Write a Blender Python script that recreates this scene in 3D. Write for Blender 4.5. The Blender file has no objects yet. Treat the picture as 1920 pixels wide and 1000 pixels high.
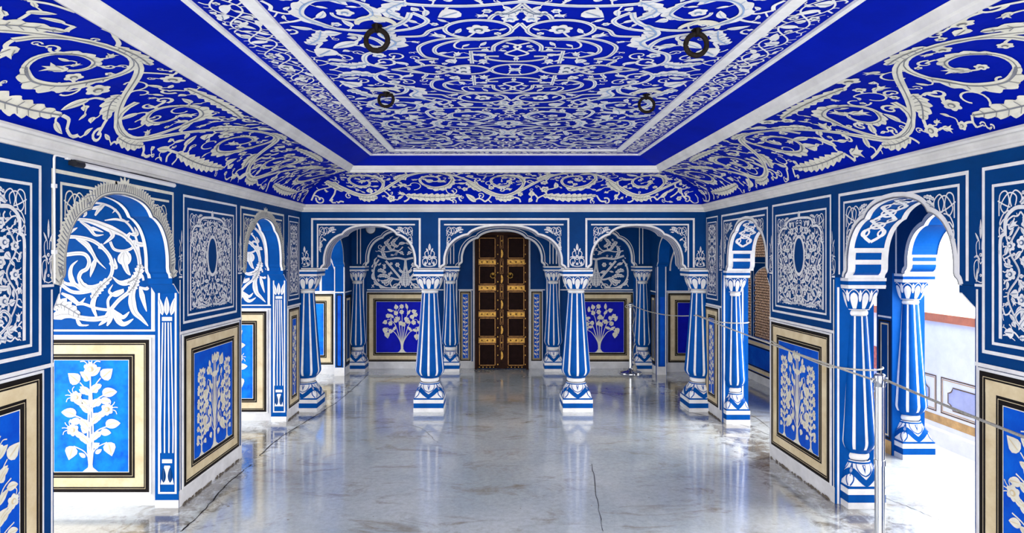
import bpy, math, random
from mathutils import Vector
S = bpy.context.scene
C = S.collection
PI = math.pi

# ------------------------------------------------------------------ camera, sky, lights, exposure
FPX = 1150.0                                   # focal length in pixels of the 1920 px wide frame
EYE = 1.6
cam_d = bpy.data.cameras.new('camera'); cam = bpy.data.objects.new('camera', cam_d); C.objects.link(cam)
cam_d.sensor_fit = 'HORIZONTAL'; cam_d.sensor_width = 36.0
cam_d.lens = 36.0 * FPX / 1920.0
cam_d.shift_x = (960 - 925) / 1920.0
cam_d.shift_y = (481 - 500) / 1920.0
cam_d.clip_start = 0.02
cam.location = (0, 0, EYE); cam.rotation_euler = (PI / 2, 0, 0)
S.camera = cam
W = bpy.data.worlds.new('daylight'); S.world = W; W.use_nodes = True
bg = W.node_tree.nodes['Background']
bg.inputs[0].default_value = (1.0, 0.98, 0.935, 1); bg.inputs[1].default_value = 3.2

def area(name, loc, rot, sx, sy, power, col=(1, 1, 1)):
    l = bpy.data.lights.new(name, 'AREA'); l.shape = 'RECTANGLE'; l.size = sx; l.size_y = sy
    l.energy = power; l.color = col
    o = bpy.data.objects.new(name, l); C.objects.link(o); o.location = loc; o.rotation_euler = rot
    return o
# area lamps standing in for daylight by the open sides: west veranda, east terrace
area('rear_fill_lamp', (0.1, -2.4, 1.5), (PI / 2, 0, 0), 5.0, 2.6, 95, (1.0, 0.97, 0.92))  # unseen lamp added behind the camera to fill the hall from the front
area('west_daylight', (-4.0, 4.6, 1.3), (0, -PI / 2, 0), 2.2, 8.0, 70, (1.0, 0.98, 0.95))
area('east_daylight', (6.6, 4.6, 2.9), (0, math.radians(72), 0), 3.0, 9.0, 1500, (1.0, 0.98, 0.95))
vs = S.view_settings
vs.view_transform = 'Standard'; vs.look = 'None'; vs.gamma = 1.0; vs.exposure = 0.66
try: vs.use_curve_mapping = False
except Exception: pass

# ------------------------------------------------------------------ room dimensions (metres)
XL, XR, YR, D = -2.0, 2.21, -0.42, 6.38        # hall: left wall, right wall, rear end, far arcade
ZS, ZA = 1.465, 1.925                          # arch springing and apex
ZCOR, ZTOP = 2.067, 2.12                       # underside of cornice, top of walls
YB, YBW = 8.60, 8.75                           # blind arcade and wall behind it

# ------------------------------------------------------------------ materials
MATS = {}
def mat(name, col, rough=0.6, var=0.12, scale=6.0, metal=0.0, spec=0.35, bump=0.0, tint=None, bscale=60):
    m = bpy.data.materials.new(name); m.use_nodes = True
    nt = m.node_tree; b = nt.nodes['Principled BSDF']
    b.inputs['Roughness'].default_value = rough; b.inputs['Metallic'].default_value = metal
    b.inputs['Specular IOR Level'].default_value = spec
    tc = nt.nodes.new('ShaderNodeTexCoord')
    n = nt.nodes.new('ShaderNodeTexNoise'); n.inputs['Scale'].default_value = scale
    n.inputs['Detail'].default_value = 5; n.inputs['Roughness'].default_value = 0.65
    nt.links.new(tc.outputs['Object'], n.inputs['Vector'])
    r = nt.nodes.new('ShaderNodeValToRGB')
    t = tint or tuple(c * (1 - var) for c in col)
    r.color_ramp.elements[0].position = 0.34; r.color_ramp.elements[0].color = (*t, 1)
    r.color_ramp.elements[1].position = 0.66; r.color_ramp.elements[1].color = (*[min(1, c * (1 + var * .6)) for c in col], 1)
    nt.links.new(n.outputs['Fac'], r.inputs['Fac']); nt.links.new(r.outputs['Color'], b.inputs['Base Color'])
    if bump:
        n2 = nt.nodes.new('ShaderNodeTexNoise'); n2.inputs['Scale'].default_value = bscale
        nt.links.new(tc.outputs['Object'], n2.inputs['Vector'])
        bm_ = nt.nodes.new('ShaderNodeBump'); bm_.inputs['Strength'].default_value = bump; bm_.inputs['Distance'].default_value = 0.004
        nt.links.new(n2.outputs['Fac'], bm_.inputs['Height']); nt.links.new(bm_.outputs['Normal'], b.inputs['Normal'])
    MATS[name] = m
    return m
mat('pillar_blue', (0.0006, 0.068, 0.310), 0.5, 0.15, 6, bump=.15, spec=.05)
mat('wall_blue', (0.0006, 0.040, 0.172), 0.5, 0.15, 4, bump=.15, spec=.06)
mat('vault_blue', (0.0005, 0.0092, 0.345), 0.6, 0.16, 3, bump=.1, spec=.02)
mat('dado_blue', (0.0015, 0.095, 0.52), 0.55, 0.3, 5, tint=(0.001, 0.05, 0.46), bump=.1, spec=.08)
mat('azure_worn', (0.004, 0.20, 0.66), 0.55, 0.3, 7, tint=(0.002, 0.09, 0.56), bump=.1, spec=.08)
mat('ultramarine', (0.0015, 0.006, 0.42), 0.5, 0.2, 5, spec=.08)
mat('white', (0.745, 0.74, 0.745), 0.55, 0.12, 12)
mat('ivory', (0.72, 0.70, 0.60), 0.55, 0.14, 14)
mat('plaster', (0.71, 0.71, 0.72), 0.6, 0.16, 5, bump=.2)
mat('cornice_white', (0.64, 0.63, 0.62), 0.55, 0.14, 5, bump=.15)
mat('cream', (0.65, 0.555, 0.365), 0.6, 0.16, 7, tint=(0.56, 0.44, 0.255))
mat('black', (0.010, 0.008, 0.008), 0.6, 0.3, 8, spec=.08)
mat('wash', (0.26, 0.38, 0.62), 0.6, 0.2, 8)
mat('line', (0.07, 0.13, 0.27), 0.6, 0.2, 8)
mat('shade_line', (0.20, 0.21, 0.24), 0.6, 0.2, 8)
mat('wood', (0.011, 0.0035, 0.003), 0.6, 0.4, 14, bump=.3, spec=.06)
mat('wood_stile', (0.024, 0.0075, 0.004), 0.55, 0.4, 14, bump=.3, spec=.08)
mat('brass', (0.27, 0.15, 0.028), 0.42, 0.45, 30, metal=.75)
mat('brass_dark', (0.16, 0.075, 0.02), 0.45, 0.45, 30, metal=.6)
mat('iron', (0.010, 0.007, 0.006), 0.7, 0.5, 40, bump=.5, spec=.1)
mat('steel', (0.62, 0.63, 0.65), 0.16, 0.05, 20, metal=1.0)
mat('rope', (0.50, 0.48, 0.42), 0.8, 0.3, 120, bump=.4)
mat('rope_weathered', (0.30, 0.29, 0.26), 0.8, 0.3, 120, bump=.4)
mat('lamp_white', (0.78, 0.78, 0.80), 0.35, 0.04, 8)
mat('plastic_dark', (0.012, 0.013, 0.018), 0.4, 0.2, 8)
mat('lattice', (0.21, 0.13, 0.085), 0.65, 0.3, 25)
mat('red_coping', (0.55, 0.17, 0.085), 0.7, 0.2, 8)
mat('ochre', (0.62, 0.36, 0.13), 0.7, 0.3, 8)
mat('lavender', (0.42, 0.45, 0.66), 0.6, 0.15, 6)
mat('lime', (0.86, 0.85, 0.83), 0.7, 0.08, 5)
mat('stain', (0.16, 0.13, 0.095), 0.5, 0.5, 30)
mat('red_flowers', (0.55, 0.13, 0.09), 0.7, 0.4, 30)

def floor_material():
    m = bpy.data.materials.new('polished_floor'); m.use_nodes = True
    nt = m.node_tree; N = nt.nodes.new; L = nt.links.new; b = nt.nodes['Principled BSDF']
    tc = N('ShaderNodeTexCoord')
    def noise(sc, det, ro, dist=0.0, stretch=None):
        n = N('ShaderNodeTexNoise'); n.inputs['Scale'].default_value = sc; n.inputs['Detail'].default_value = det
        n.inputs['Roughness'].default_value = ro; n.inputs['Distortion'].default_value = dist
        if stretch:
            mp = N('ShaderNodeMapping'); mp.inputs['Scale'].default_value = stretch
            L(tc.outputs['Object'], mp.inputs['Vector']); L(mp.outputs['Vector'], n.inputs['Vector'])
        else: L(tc.outputs['Object'], n.inputs['Vector'])
        return n
    def ramp(src, p0, c0, p1, c1):
        r = N('ShaderNodeValToRGB'); r.color_ramp.elements[0].position = p0; r.color_ramp.elements[0].color = (*c0, 1)
        r.color_ramp.elements[1].position = p1; r.color_ramp.elements[1].color = (*c1, 1); L(src, r.inputs['Fac']); return r
    def mix(fac, a, bcol, kind='MIX'):
        x = N('ShaderNodeMixRGB'); x.blend_type = kind
        if isinstance(fac, float): x.inputs[0].default_value = fac
        else: L(fac, x.inputs[0])
        for i, v in ((1, a), (2, bcol)):
            if isinstance(v, tuple): x.inputs[i].default_value = (*v, 1)
            else: L(v, x.inputs[i])
        return x.outputs[0]
    base = ramp(noise(1.3, 6, .6, .4).outputs['Fac'], .35, (.49, .55, .58), .65, (.68, .715, .715)).outputs[0]
    st = ramp(noise(2.3, 10, .72, .9, (.8, 1.6, 1)).outputs['Fac'], .53, (0, 0, 0), .70, (1, 1, 1)).outputs[0]
    c = mix(st, base, (.33, .29, .22))
    fine = ramp(noise(26, 8, .8, .3).outputs['Fac'], .35, (.78, .77, .75), .6, (1.06, 1.06, 1.06)).outputs[0]
    c = mix(.8, c, fine, 'MULTIPLY')
    sp = ramp(noise(9, 6, .8, 1.2).outputs['Fac'], .67, (0, 0, 0), .74, (1, 1, 1)).outputs[0]
    c = mix(sp, c, (.15, .125, .095))
    # ground-in dirt, broken up by noise, thickest along the foot of the side walls
    sx = N('ShaderNodeSeparateXYZ'); L(tc.outputs['Object'], sx.inputs[0])
    def math_(op, a, bb):
        x = N('ShaderNodeMath'); x.operation = op
        for i, v in ((0, a), (1, bb)):
            if isinstance(v, (int, float)): x.inputs[i].default_value = v
            else: L(v, x.inputs[i])
        return x.outputs[0]
    e = math_('ABSOLUTE', math_('SUBTRACT', math_('ABSOLUTE', math_('SUBTRACT', sx.outputs['X'], .105), 0), 2.10), 0)
    e = math_('MULTIPLY', math_('MAXIMUM', math_('SUBTRACT', .5, e), 0), .62)
    d = math_('ADD', noise(7, 10, .75, .6).outputs['Fac'], e)
    c = mix(ramp(d, .66, (0, 0, 0), .80, (.85, .85, .85)).outputs[0], c, (.135, .115, .09))
    L(c, b.inputs['Base Color'])
    b.inputs['Coat Weight'].default_value = 1.0; b.inputs['Coat IOR'].default_value = 1.6; b.inputs['Coat Roughness'].default_value = .09
    rr = ramp(noise(3, 8, .7).outputs['Fac'], .3, (.07, .07, .07), .75, (.30, .30, .30)).outputs[0]
    L(rr, b.inputs['Roughness']); b.inputs['Specular IOR Level'].default_value = 0.75
    n2 = noise(5, 4, .5); bp = N('ShaderNodeBump'); bp.inputs['Strength'].default_value = .06; bp.inputs['Distance'].default_value = .01
    L(n2.outputs['Fac'], bp.inputs['Height']); L(bp.outputs['Normal'], b.inputs['Normal'])
    MATS['floor'] = m
floor_material()

# ------------------------------------------------------------------ mesh builder
ORG = {}
class MB:
    def __init__(s): s.v = []; s.f = []; s.m = []; s.mats = []; s.sm = []
    def mi(s, k):
        if k not in s.mats: s.mats.append(k)
        return s.mats.index(k)
    def face(s, pts, k, smooth=False):
        i = len(s.v); s.v.extend(pts); s.f.append(tuple(range(i, i + len(pts)))); s.m.append(s.mi(k)); s.sm.append(smooth)
    def grid(s, rows, k, closed=False, smooth=True):
        """rows of points; k is a material or a function (i, j) -> material"""
        i0 = len(s.v); nr = len(rows); nc = len(rows[0])
        for r in rows: s.v.extend(r)
        for i in range(nr - 1):
            for j in range(nc if closed else nc - 1):
                j2 = (j + 1) % nc
                s.f.append((i0 + i * nc + j, i0 + i * nc + j2, i0 + (i + 1) * nc + j2, i0 + (i + 1) * nc + j))
                s.m.append(s.mi(k(i, j) if callable(k) else k)); s.sm.append(smooth)
    def box(s, x0, x1, y0, y1, z0, z1, k):
        a = [(x0, y0, z0), (x1, y0, z0), (x1, y1, z0), (x0, y1, z0), (x0, y0, z1), (x1, y0, z1), (x1, y1, z1), (x0, y1, z1)]
        i = len(s.v); s.v.extend(a)
        for q in ((0, 3, 2, 1), (4, 5, 6, 7), (0, 1, 5, 4), (1, 2, 6, 5), (2, 3, 7, 6), (3, 0, 4, 7)):
            s.f.append(tuple(i + t for t in q)); s.m.append(s.mi(k)); s.sm.append(False)
    def lathe(s, prof, k, cx=0, cy=0, n=24, cap=True, smooth=True):
        rows = [[(cx + r * math.cos(2 * PI * j / n), cy + r * math.sin(2 * PI * j / n), z) for j in range(n)] for r, z in prof]
        s.grid(rows, k, True, smooth)
        if cap:
            kk = k if not callable(k) else k(0, 0)
            s.face(list(reversed(rows[0])), kk); s.face(rows[-1], kk)
    def tube(s, pts, r, k, n=8, closed=False):
        pts = [Vector(p) for p in pts]; rows = []; N_ = len(pts); up = Vector((0, 0, 1))
        for i, p in enumerate(pts):
            if closed: t = pts[(i + 1) % N_] - pts[i - 1]
            else: t = pts[min(i + 1, N_ - 1)] - pts[max(i - 1, 0)]
            t.normalize()
            a = t.cross(up)
            if a.length < 1e-3: a = t.cross(Vector((1, 0, 0)))
            a.normalize(); b = a.cross(t)
            rr = r(i / max(1, N_ - 1)) if callable(r) else r
            rows.append([tuple(p + (a * math.cos(2 * PI * j / n) + b * math.sin(2 * PI * j / n)) * rr) for j in range(n)])
        if closed: rows.append(rows[0])
        s.grid(rows, k, True, True)
        if not closed: s.face(rows[0], k); s.face(list(reversed(rows[-1])), k)
    def build(s, name, parent=None, local=False):
        me = bpy.data.meshes.new(name)
        v = s.v
        if parent is not None and not local:
            o0 = ORG.get(parent.name, (0, 0, 0))
            v = [(p[0] - o0[0], p[1] - o0[1], p[2] - o0[2]) for p in v]
        me.from_pydata([tuple(p) for p in v], [], s.f)
        for k in s.mats: me.materials.append(MATS[k])
        me.polygons.foreach_set('material_index', s.m)
        me.polygons.foreach_set('use_smooth', s.sm)
        me.update()
        o = bpy.data.objects.new(name, me); C.objects.link(o)
        if parent is not None:
            o.parent = parent; ORG[o.name] = ORG.get(parent.name, (0, 0, 0))
        return o

def tag(o, label, cat, group=None, kind=None):
    o['label'] = label; o['category'] = cat
    if group: o['group'] = group
    if kind: o['kind'] = kind
    return o
def thing(name, label, cat, loc, group=None, kind='thing'):
    o = bpy.data.objects.new(name, None); C.objects.link(o); o.location = loc; o.empty_display_size = .1
    ORG[o.name] = tuple(loc)
    return tag(o, label, cat, group, kind)

# ------------------------------------------------------------------ painted ornament: strokes and leaves laid on a surface
def cr(pts, n=8, closed=False):
    out = []; m = len(pts)
    for i in range(m if closed else m - 1):
        if closed: p0, p1, p2, p3 = pts[i - 1], pts[i], pts[(i + 1) % m], pts[(i + 2) % m]
        else: p0, p1, p2, p3 = pts[max(i - 1, 0)], pts[i], pts[i + 1], pts[min(i + 2, m - 1)]
        for k in range(n):
            t = k / n; t2 = t * t; t3 = t2 * t
            out.append(tuple(.5 * (2 * b + (c - a) * t + (2 * a - 5 * b + 4 * c - d) * t2 + (3 * b - a - 3 * c + d) * t3) for a, b, c, d in zip(p0, p1, p2, p3)))
    out.append(pts[0] if closed else pts[-1])
    return out
def spiral(c, r0, a0, turns, dr=1, r1=.22, n=40, asp=1.0):
    return [(c[0] + r0 * (1 - (1 - r1) * (i / n) ** .85) * math.cos(a0 + dr * 2 * PI * turns * i / n),
             c[1] + asp * r0 * (1 - (1 - r1) * (i / n) ** .85) * math.sin(a0 + dr * 2 * PI * turns * i / n)) for i in range(n + 1)]
def ell(c, rx, ry, a0=0, a1=360, n=36):
    return [(c[0] + rx * math.cos(math.radians(a0 + (a1 - a0) * i / n)), c[1] + ry * math.sin(math.radians(a0 + (a1 - a0) * i / n))) for i in range(n + 1)]

class Paint:
    def __init__(s, mb, f, inside=None, base=.0012, col='white', vein='line', sym=None, g=.03):
        s.mb = mb; s.f = f; s.inside = inside; s.base = base; s.col = col; s.vein = vein
        s.sym = sym or [lambda u, v: (u, v)]; s.k = 0; s.g = g; s.occ = {}; s.cross = 1
    def _o(s, lev): s.k += 1; return s.base + lev * .0012 + ((s.k * 7) % 83) * .000014
    def _emit(s, pts, k, o):
        if s.inside and not all(s.inside(*p) for p in pts): return False
        for i, q in enumerate(s.sym): s.mb.face([s.f(*q(*p), o + i * .00001) for p in pts], k)
        return True
    def mark(s, u, v): s.occ.setdefault((int(math.floor(u / s.g)), int(math.floor(v / s.g))), []).append((u, v))
    def near(s, u, v, rad):
        n = int(rad / s.g) + 1; cu = int(math.floor(u / s.g)); cv = int(math.floor(v / s.g)); best = rad; bp = None
        for a in range(cu - n, cu + n + 1):
            for b in range(cv - n, cv + n + 1):
                for p in s.occ.get((a, b), ()):
                    d = math.hypot(p[0] - u, p[1] - v)
                    if d < best: best = d; bp = p
        return best, bp
    def stroke(s, pts, w, k=None, lev=0, taper=None, mark=True):
        k = k or s.col; o = s._o(lev); n = len(pts); L_ = []; R_ = []
        for i, p in enumerate(pts):
            a = pts[max(i - 1, 0)]; b = pts[min(i + 1, n - 1)]
            dx, dy = b[0] - a[0], b[1] - a[1]; l = math.hypot(dx, dy) or 1e-9
            t = i / max(1, n - 1)
            if callable(w): wl = w(t); wl, wr = wl if isinstance(wl, tuple) else (wl / 2, wl / 2)
            else:
                ww = w * (1 if not taper else taper[0] + (taper[1] - taper[0]) * t); wl = wr = ww / 2
            nx, ny = -dy / l, dx / l
            if s.inside:
                for sh in (1, .75, .5, .25):
                    if s.inside(p[0] + nx * wl * sh, p[1] + ny * wl * sh): break
                wl *= sh
                for sh in (1, .75, .5, .25):
                    if s.inside(p[0] - nx * wr * sh, p[1] - ny * wr * sh): break
                wr *= sh
            L_.append((p[0] + nx * wl, p[1] + ny * wl)); R_.append((p[0] - nx * wr, p[1] - ny * wr))
            if mark and lev == 0:
                s.mark(*p)
                if wl > s.g: s.mark(*L_[-1]); s.mark(*R_[-1])
        ns = s.cross
        for i in range(n - 1):
            if ns == 1: s._emit([L_[i], L_[i + 1], R_[i + 1], R_[i]], k, o + (i % 7) * .00002); continue
            A_ = [[(a[0] + (b[0] - a[0]) * c / ns, a[1] + (b[1] - a[1]) * c / ns) for c in range(ns + 1)] for a, b in ((L_[i], R_[i]), (L_[i + 1], R_[i + 1]))]
            for c in range(ns): s._emit([A_[0][c], A_[1][c], A_[1][c + 1], A_[0][c + 1]], k, o + (i % 7) * .00002)
    def vstroke(s, pts, w, taper=None):
        s.stroke(pts, w, taper=taper); s.stroke(pts, w * .14, s.vein, 1, taper)
    def poly(s, pts, k=None, lev=0, mark=True):
        ok = s._emit(pts, k or s.col, s._o(lev))
        if ok and mark and lev == 0:
            for p in pts[::2]: s.mark(*p)
            s.mark(sum(p[0] for p in pts) / len(pts), sum(p[1] for p in pts) / len(pts))
        return ok
    def rect(s, u0, v0, u1, v1, k=None, lev=0): s.poly([(u0, v0), (u1, v0), (u1, v1), (u0, v1)], k, lev, False)
    def frame(s, u0, v0, u1, v1, w, k=None, lev=0, sides='bltr'):
        if 'b' in sides: s.rect(u0, v0, u1, v0 + w, k, lev)
        if 't' in sides: s.rect(u0, v1 - w, u1, v1, k, lev)
        lo = v0 + (w if 'b' in sides else 0); hi = v1 - (w if 't' in sides else 0)
        if 'l' in sides: s.rect(u0, lo, u0 + w, hi, k, lev)
        if 'r' in sides: s.rect(u1 - w, lo, u1, hi, k, lev)
    # motifs
    def leaf(s, u, v, a, L, Wd, bend=0.0, vein=True, k=None):
        l = []; r = []; mid = []; n = 7
        for i in range(n + 1):
            t = i / n; th = a + bend * (t - .3)
            cx = u + L * t * math.cos(th); cy = v + L * t * math.sin(th)
            h = Wd * .5 * (math.sin(PI * t ** .8) ** .8 if 0 < t < 1 else 0)
            mid.append((cx, cy)); l.append((cx - h * math.sin(th), cy + h * math.cos(th))); r.append((cx + h * math.sin(th), cy - h * math.cos(th)))
        if s.poly(l + r[-2:0:-1], k) and vein: s.stroke(mid[1:-1], Wd * .08, s.vein, 2)
    def heart(s, u, v, a, L):
        P_ = [(0, 0), (.05, .22), (.22, .42), (.45, .42), (.7, .25), (1, 0), (.7, -.25), (.45, -.42), (.22, -.42), (.05, -.22)]
        ca, sa = math.cos(a), math.sin(a)
        if s.poly([(u + L * (x * ca - y * sa), v + L * (x * sa + y * ca)) for x, y in P_]): s.stroke([(u + L * x * ca, v + L * x * sa) for x in (.1, .4, .8)], L * .06, s.vein, 2)
    def flower(s, u, v, r, n=5, a0=0.0, ring=True):
        m = n * 5
        ok = s.poly([(u + r * (.72 + .28 * abs(math.cos(n * .5 * (t - a0)))) * math.cos(t), v + r * (.72 + .28 * abs(math.cos(n * .5 * (t - a0)))) * math.sin(t)) for t in (2 * PI * i / m for i in range(m))])
        if ring and ok:
            s.poly([(u + r * .40 * math.cos(t), v + r * .40 * math.sin(t)) for t in (2 * PI * i / 10 for i in range(10))], s.vein, 2)
            s.poly([(u + r * .24 * math.cos(t), v + r * .24 * math.sin(t)) for t in (2 * PI * i / 8 for i in range(8))], s.col, 4)
    def bud(s, u, v, a, L):
        P_ = [(0, 0), (.1, .2), (.4, .3), (.65, .22), (1.0, .42), (.82, .1), (1.12, 0), (.82, -.1), (1.0, -.42), (.65, -.22), (.4, -.3), (.1, -.2)]
        ca, sa = math.cos(a), math.sin(a)
        if not s.poly([(u + L * (x * ca - y * sa), v + L * (x * sa + y * ca)) for x, y in P_]): return
        for q in (.35, -.35): s.stroke([(u + L * (x * ca - x * q * sa), v + L * (x * sa + x * q * ca)) for x in (.25, .7)], L * .05, s.vein, 2)
    def lily(s, u, v, r, a):
        s.flower(u, v, r, 6, a)
        for d in (-.55, -.18, .18, .55):
            b = a + d
            s.stroke(cr([(u + r * .8 * math.cos(b), v + r * .8 * math.sin(b)), (u + r * 1.35 * math.cos(b + d * .2), v + r * 1.35 * math.sin(b + d * .2)), (u + r * 1.7 * math.cos(b + d * .7), v + r * 1.7 * math.sin(b + d * .7))], 3), r * .13)
    def acanthus(s, pts, Wd, teeth=6, one=None):
        p = cr(pts, 6 * teeth // max(1, len(pts) - 1) + 2)
        def w(t):
            e = (math.sin(PI * min(1, t * .93 + .07)) ** .6) * Wd * .5
            q = (teeth * t) % 1; j = e * (.58 + .42 * (q / .72) ** .7 if q < .72 else .58 + .42 * (1 - q) / .28)
            if one == 'l': return (j, e * .35)
            if one == 'r': return (e * .35, j)
            return (j, j)
        s.stroke(p, w)
        s.stroke(p[1:-1], Wd * .07, s.vein, 2)
        n = len(p)
        for i in range(3, n - 3, max(2, n // (teeth + 1))):
            dx, dy = p[i + 1][0] - p[i - 1][0], p[i + 1][1] - p[i - 1][1]; l = math.hypot(dx, dy) or 1
            for sg in (1, -1):
                if (one == 'l' and sg < 0) or (one == 'r' and sg > 0): continue
                q = w(i / n)[0 if sg > 0 else 1] * .7
                s.stroke([p[i], (p[i][0] + dx / l * q * .6 - sg * dy / l * q, p[i][1] + dy / l * q * .6 + sg * dx / l * q)], Wd * .035, s.vein, 2)
    def fill(s, bbox, sizes, seed, tries, kinds='lllbhf', link=True, sw=.16, vein=True):
        """grow leaves, buds and flowers into whatever is still empty, each on its stem"""
        R = random.Random(seed); u0, v0, u1, v1 = bbox
        for size, gap in sizes:
            for _ in range(tries):
                u = R.uniform(u0, u1); v = R.uniform(v0, v1)
                if s.inside and not s.inside(u, v): continue
                d, q = s.near(u, v, 4.5 * size)
                if d < gap: continue
                k = R.choice(kinds)
                if q: a = math.atan2(v - q[1], u - q[0]) + R.uniform(-.9, .9)
                else: a = R.uniform(0, 2 * PI)
                L = size * R.uniform(.8, 1.2)
                n0 = len(s.mb.f)
                if q and link and k == 't':
                    s.stroke(spiral((u, v), L * .45, a + PI, R.uniform(.7, 1.2), R.choice((1, -1)), .25, 14), lambda t: size * sw * (1.1 - .6 * t)); k = 'x'
                if q and link:
                    m = ((u + q[0]) / 2 + R.uniform(-.3, .3) * (v - q[1]), (v + q[1]) / 2 + R.uniform(-.3, .3) * (u - q[0]))
                    s.stroke(cr([q, m, (u, v)], 4), size * sw)
                if k == 'l': s.leaf(u - .2 * L * math.cos(a), v - .2 * L * math.sin(a), a, L * 1.15, L * .48, R.uniform(-.5, .5), vein)
                elif k == 'b': s.bud(u - .4 * L * math.cos(a), v - .4 * L * math.sin(a), a, L * .85)
                elif k == 'h': s.heart(u - .4 * L * math.cos(a), v - .4 * L * math.sin(a), a, L * .9)
                elif k == 'f': s.flower(u, v, L * .42, R.choice((5, 6)), R.random() * 6)
    def flame(s, pts, w, a=.35, vein=True):
        """a brush stroke that swells and runs out to points"""
        q = cr(pts, 7)
        s.stroke(q, lambda t: w * (min(1, a + (1 - a) * t / .35) if t < .35 else max(0.06, ((1 - t) / .65) ** .7)))
        if vein and w > .016: s.stroke(q[2:-4], w * .045, s.vein, 2)
    def vine(s, pts, w):
        q = cr(pts, 7); s.stroke(q, w); s.stroke(q, w * .08, s.vein, 2)
    def scroll(s, c, r, a0, turns, dr, w, leaves=True, seed=1, asp=1.0):
        sp = spiral(c, r, a0, turns, dr, .2, 44, asp)
        s.vstroke(sp, w, (1.0, .55))
        s.flower(c[0], c[1], r * .15, 5, seed)
        if leaves:
            R = random.Random(seed); n = len(sp)
            i = int(n * .22); seg = [sp[i + j] for j in (0, 5, 10, 15)]
            s.acanthus(seg, r * .36, 7, 'r' if dr > 0 else 'l')
            i = int(n * .56); seg = [sp[i + j] for j in (0, 5, 10)]
            s.acanthus(seg, r * .3, 5, 'r' if dr > 0 else 'l')
    def rinceau(s, u0, u1, H, P_, seed):
        R = random.Random(seed); n = max(1, round((u1 - u0) / P_)); P_ = (u1 - u0) / n; A = .36 * H
        wave = []
        m = n * 16
        for i in range(m + 1):
            u = u0 + (u1 - u0) * i / m
            wave.append((u, H / 2 - A * math.cos(PI * (u - u0 - P_ / 2) / P_)))
        s.vstroke(wave, H * .052)
        for k in range(n):
            c = (u0 + P_ * (k + .5), H * .5); up = k % 2
            dr = -1 if up else 1
            r = min(.40 * H, .48 * P_)
            sp = spiral((c[0], c[1] + (H * .03 if up else -H * .03)), r, PI, 1.62, dr, .17, 48)
            s.vstroke(sp, H * .05, (1, .6))
            s.acanthus([sp[j] for j in (14, 18, 22, 26)], H * .17, 7, 'r' if dr > 0 else 'l')
            s.acanthus([sp[j] for j in (30, 34, 38, 42)], H * .11, 6, 'r' if dr > 0 else 'l')
            s.bud(sp[-1][0], sp[-1][1], R.uniform(0, 6), H * .13)
            # sheath where the scroll leaves the stem
            s.acanthus([(c[0] - P_ * .52, c[1] + (.02 if up else -.02)), (c[0] - P_ * .46, c[1] + (.14 if up else -.14) * H), (c[0] - P_ * .33, c[1] + (.28 if up else -.28) * H)], H * .14, 5)
            # long toothed leaf along the edge of the band
            vv = H * .115 if up else H * .885; q = 1 if up else -1
            s.acanthus([(c[0] - P_ * .42, vv + q * .03 * H), (c[0] - P_ * .15, vv), (c[0] + P_ * .12, vv + q * .0 * H), (c[0] + P_ * .36, vv + q * .03 * H)], H * .15, 10)
            vv2 = H - vv + q * .02 * H
            s.acanthus([(c[0] - P_ * .12, vv2 - q * .02 * H), (c[0] + P_ * .02, vv2), (c[0] + P_ * .16, vv2 - q * .02 * H)], H * .12, 5)
            # thin tendrils
            for t in range(3):
                x = c[0] + R.uniform(-.5, .5) * P_; y = H * R.uniform(.2, .8)
                s.stroke(spiral((x, y), H * R.uniform(.07, .12), R.uniform(0, 6), .8, R.choice((1, -1)), .4, 14), H * .014)

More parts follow.
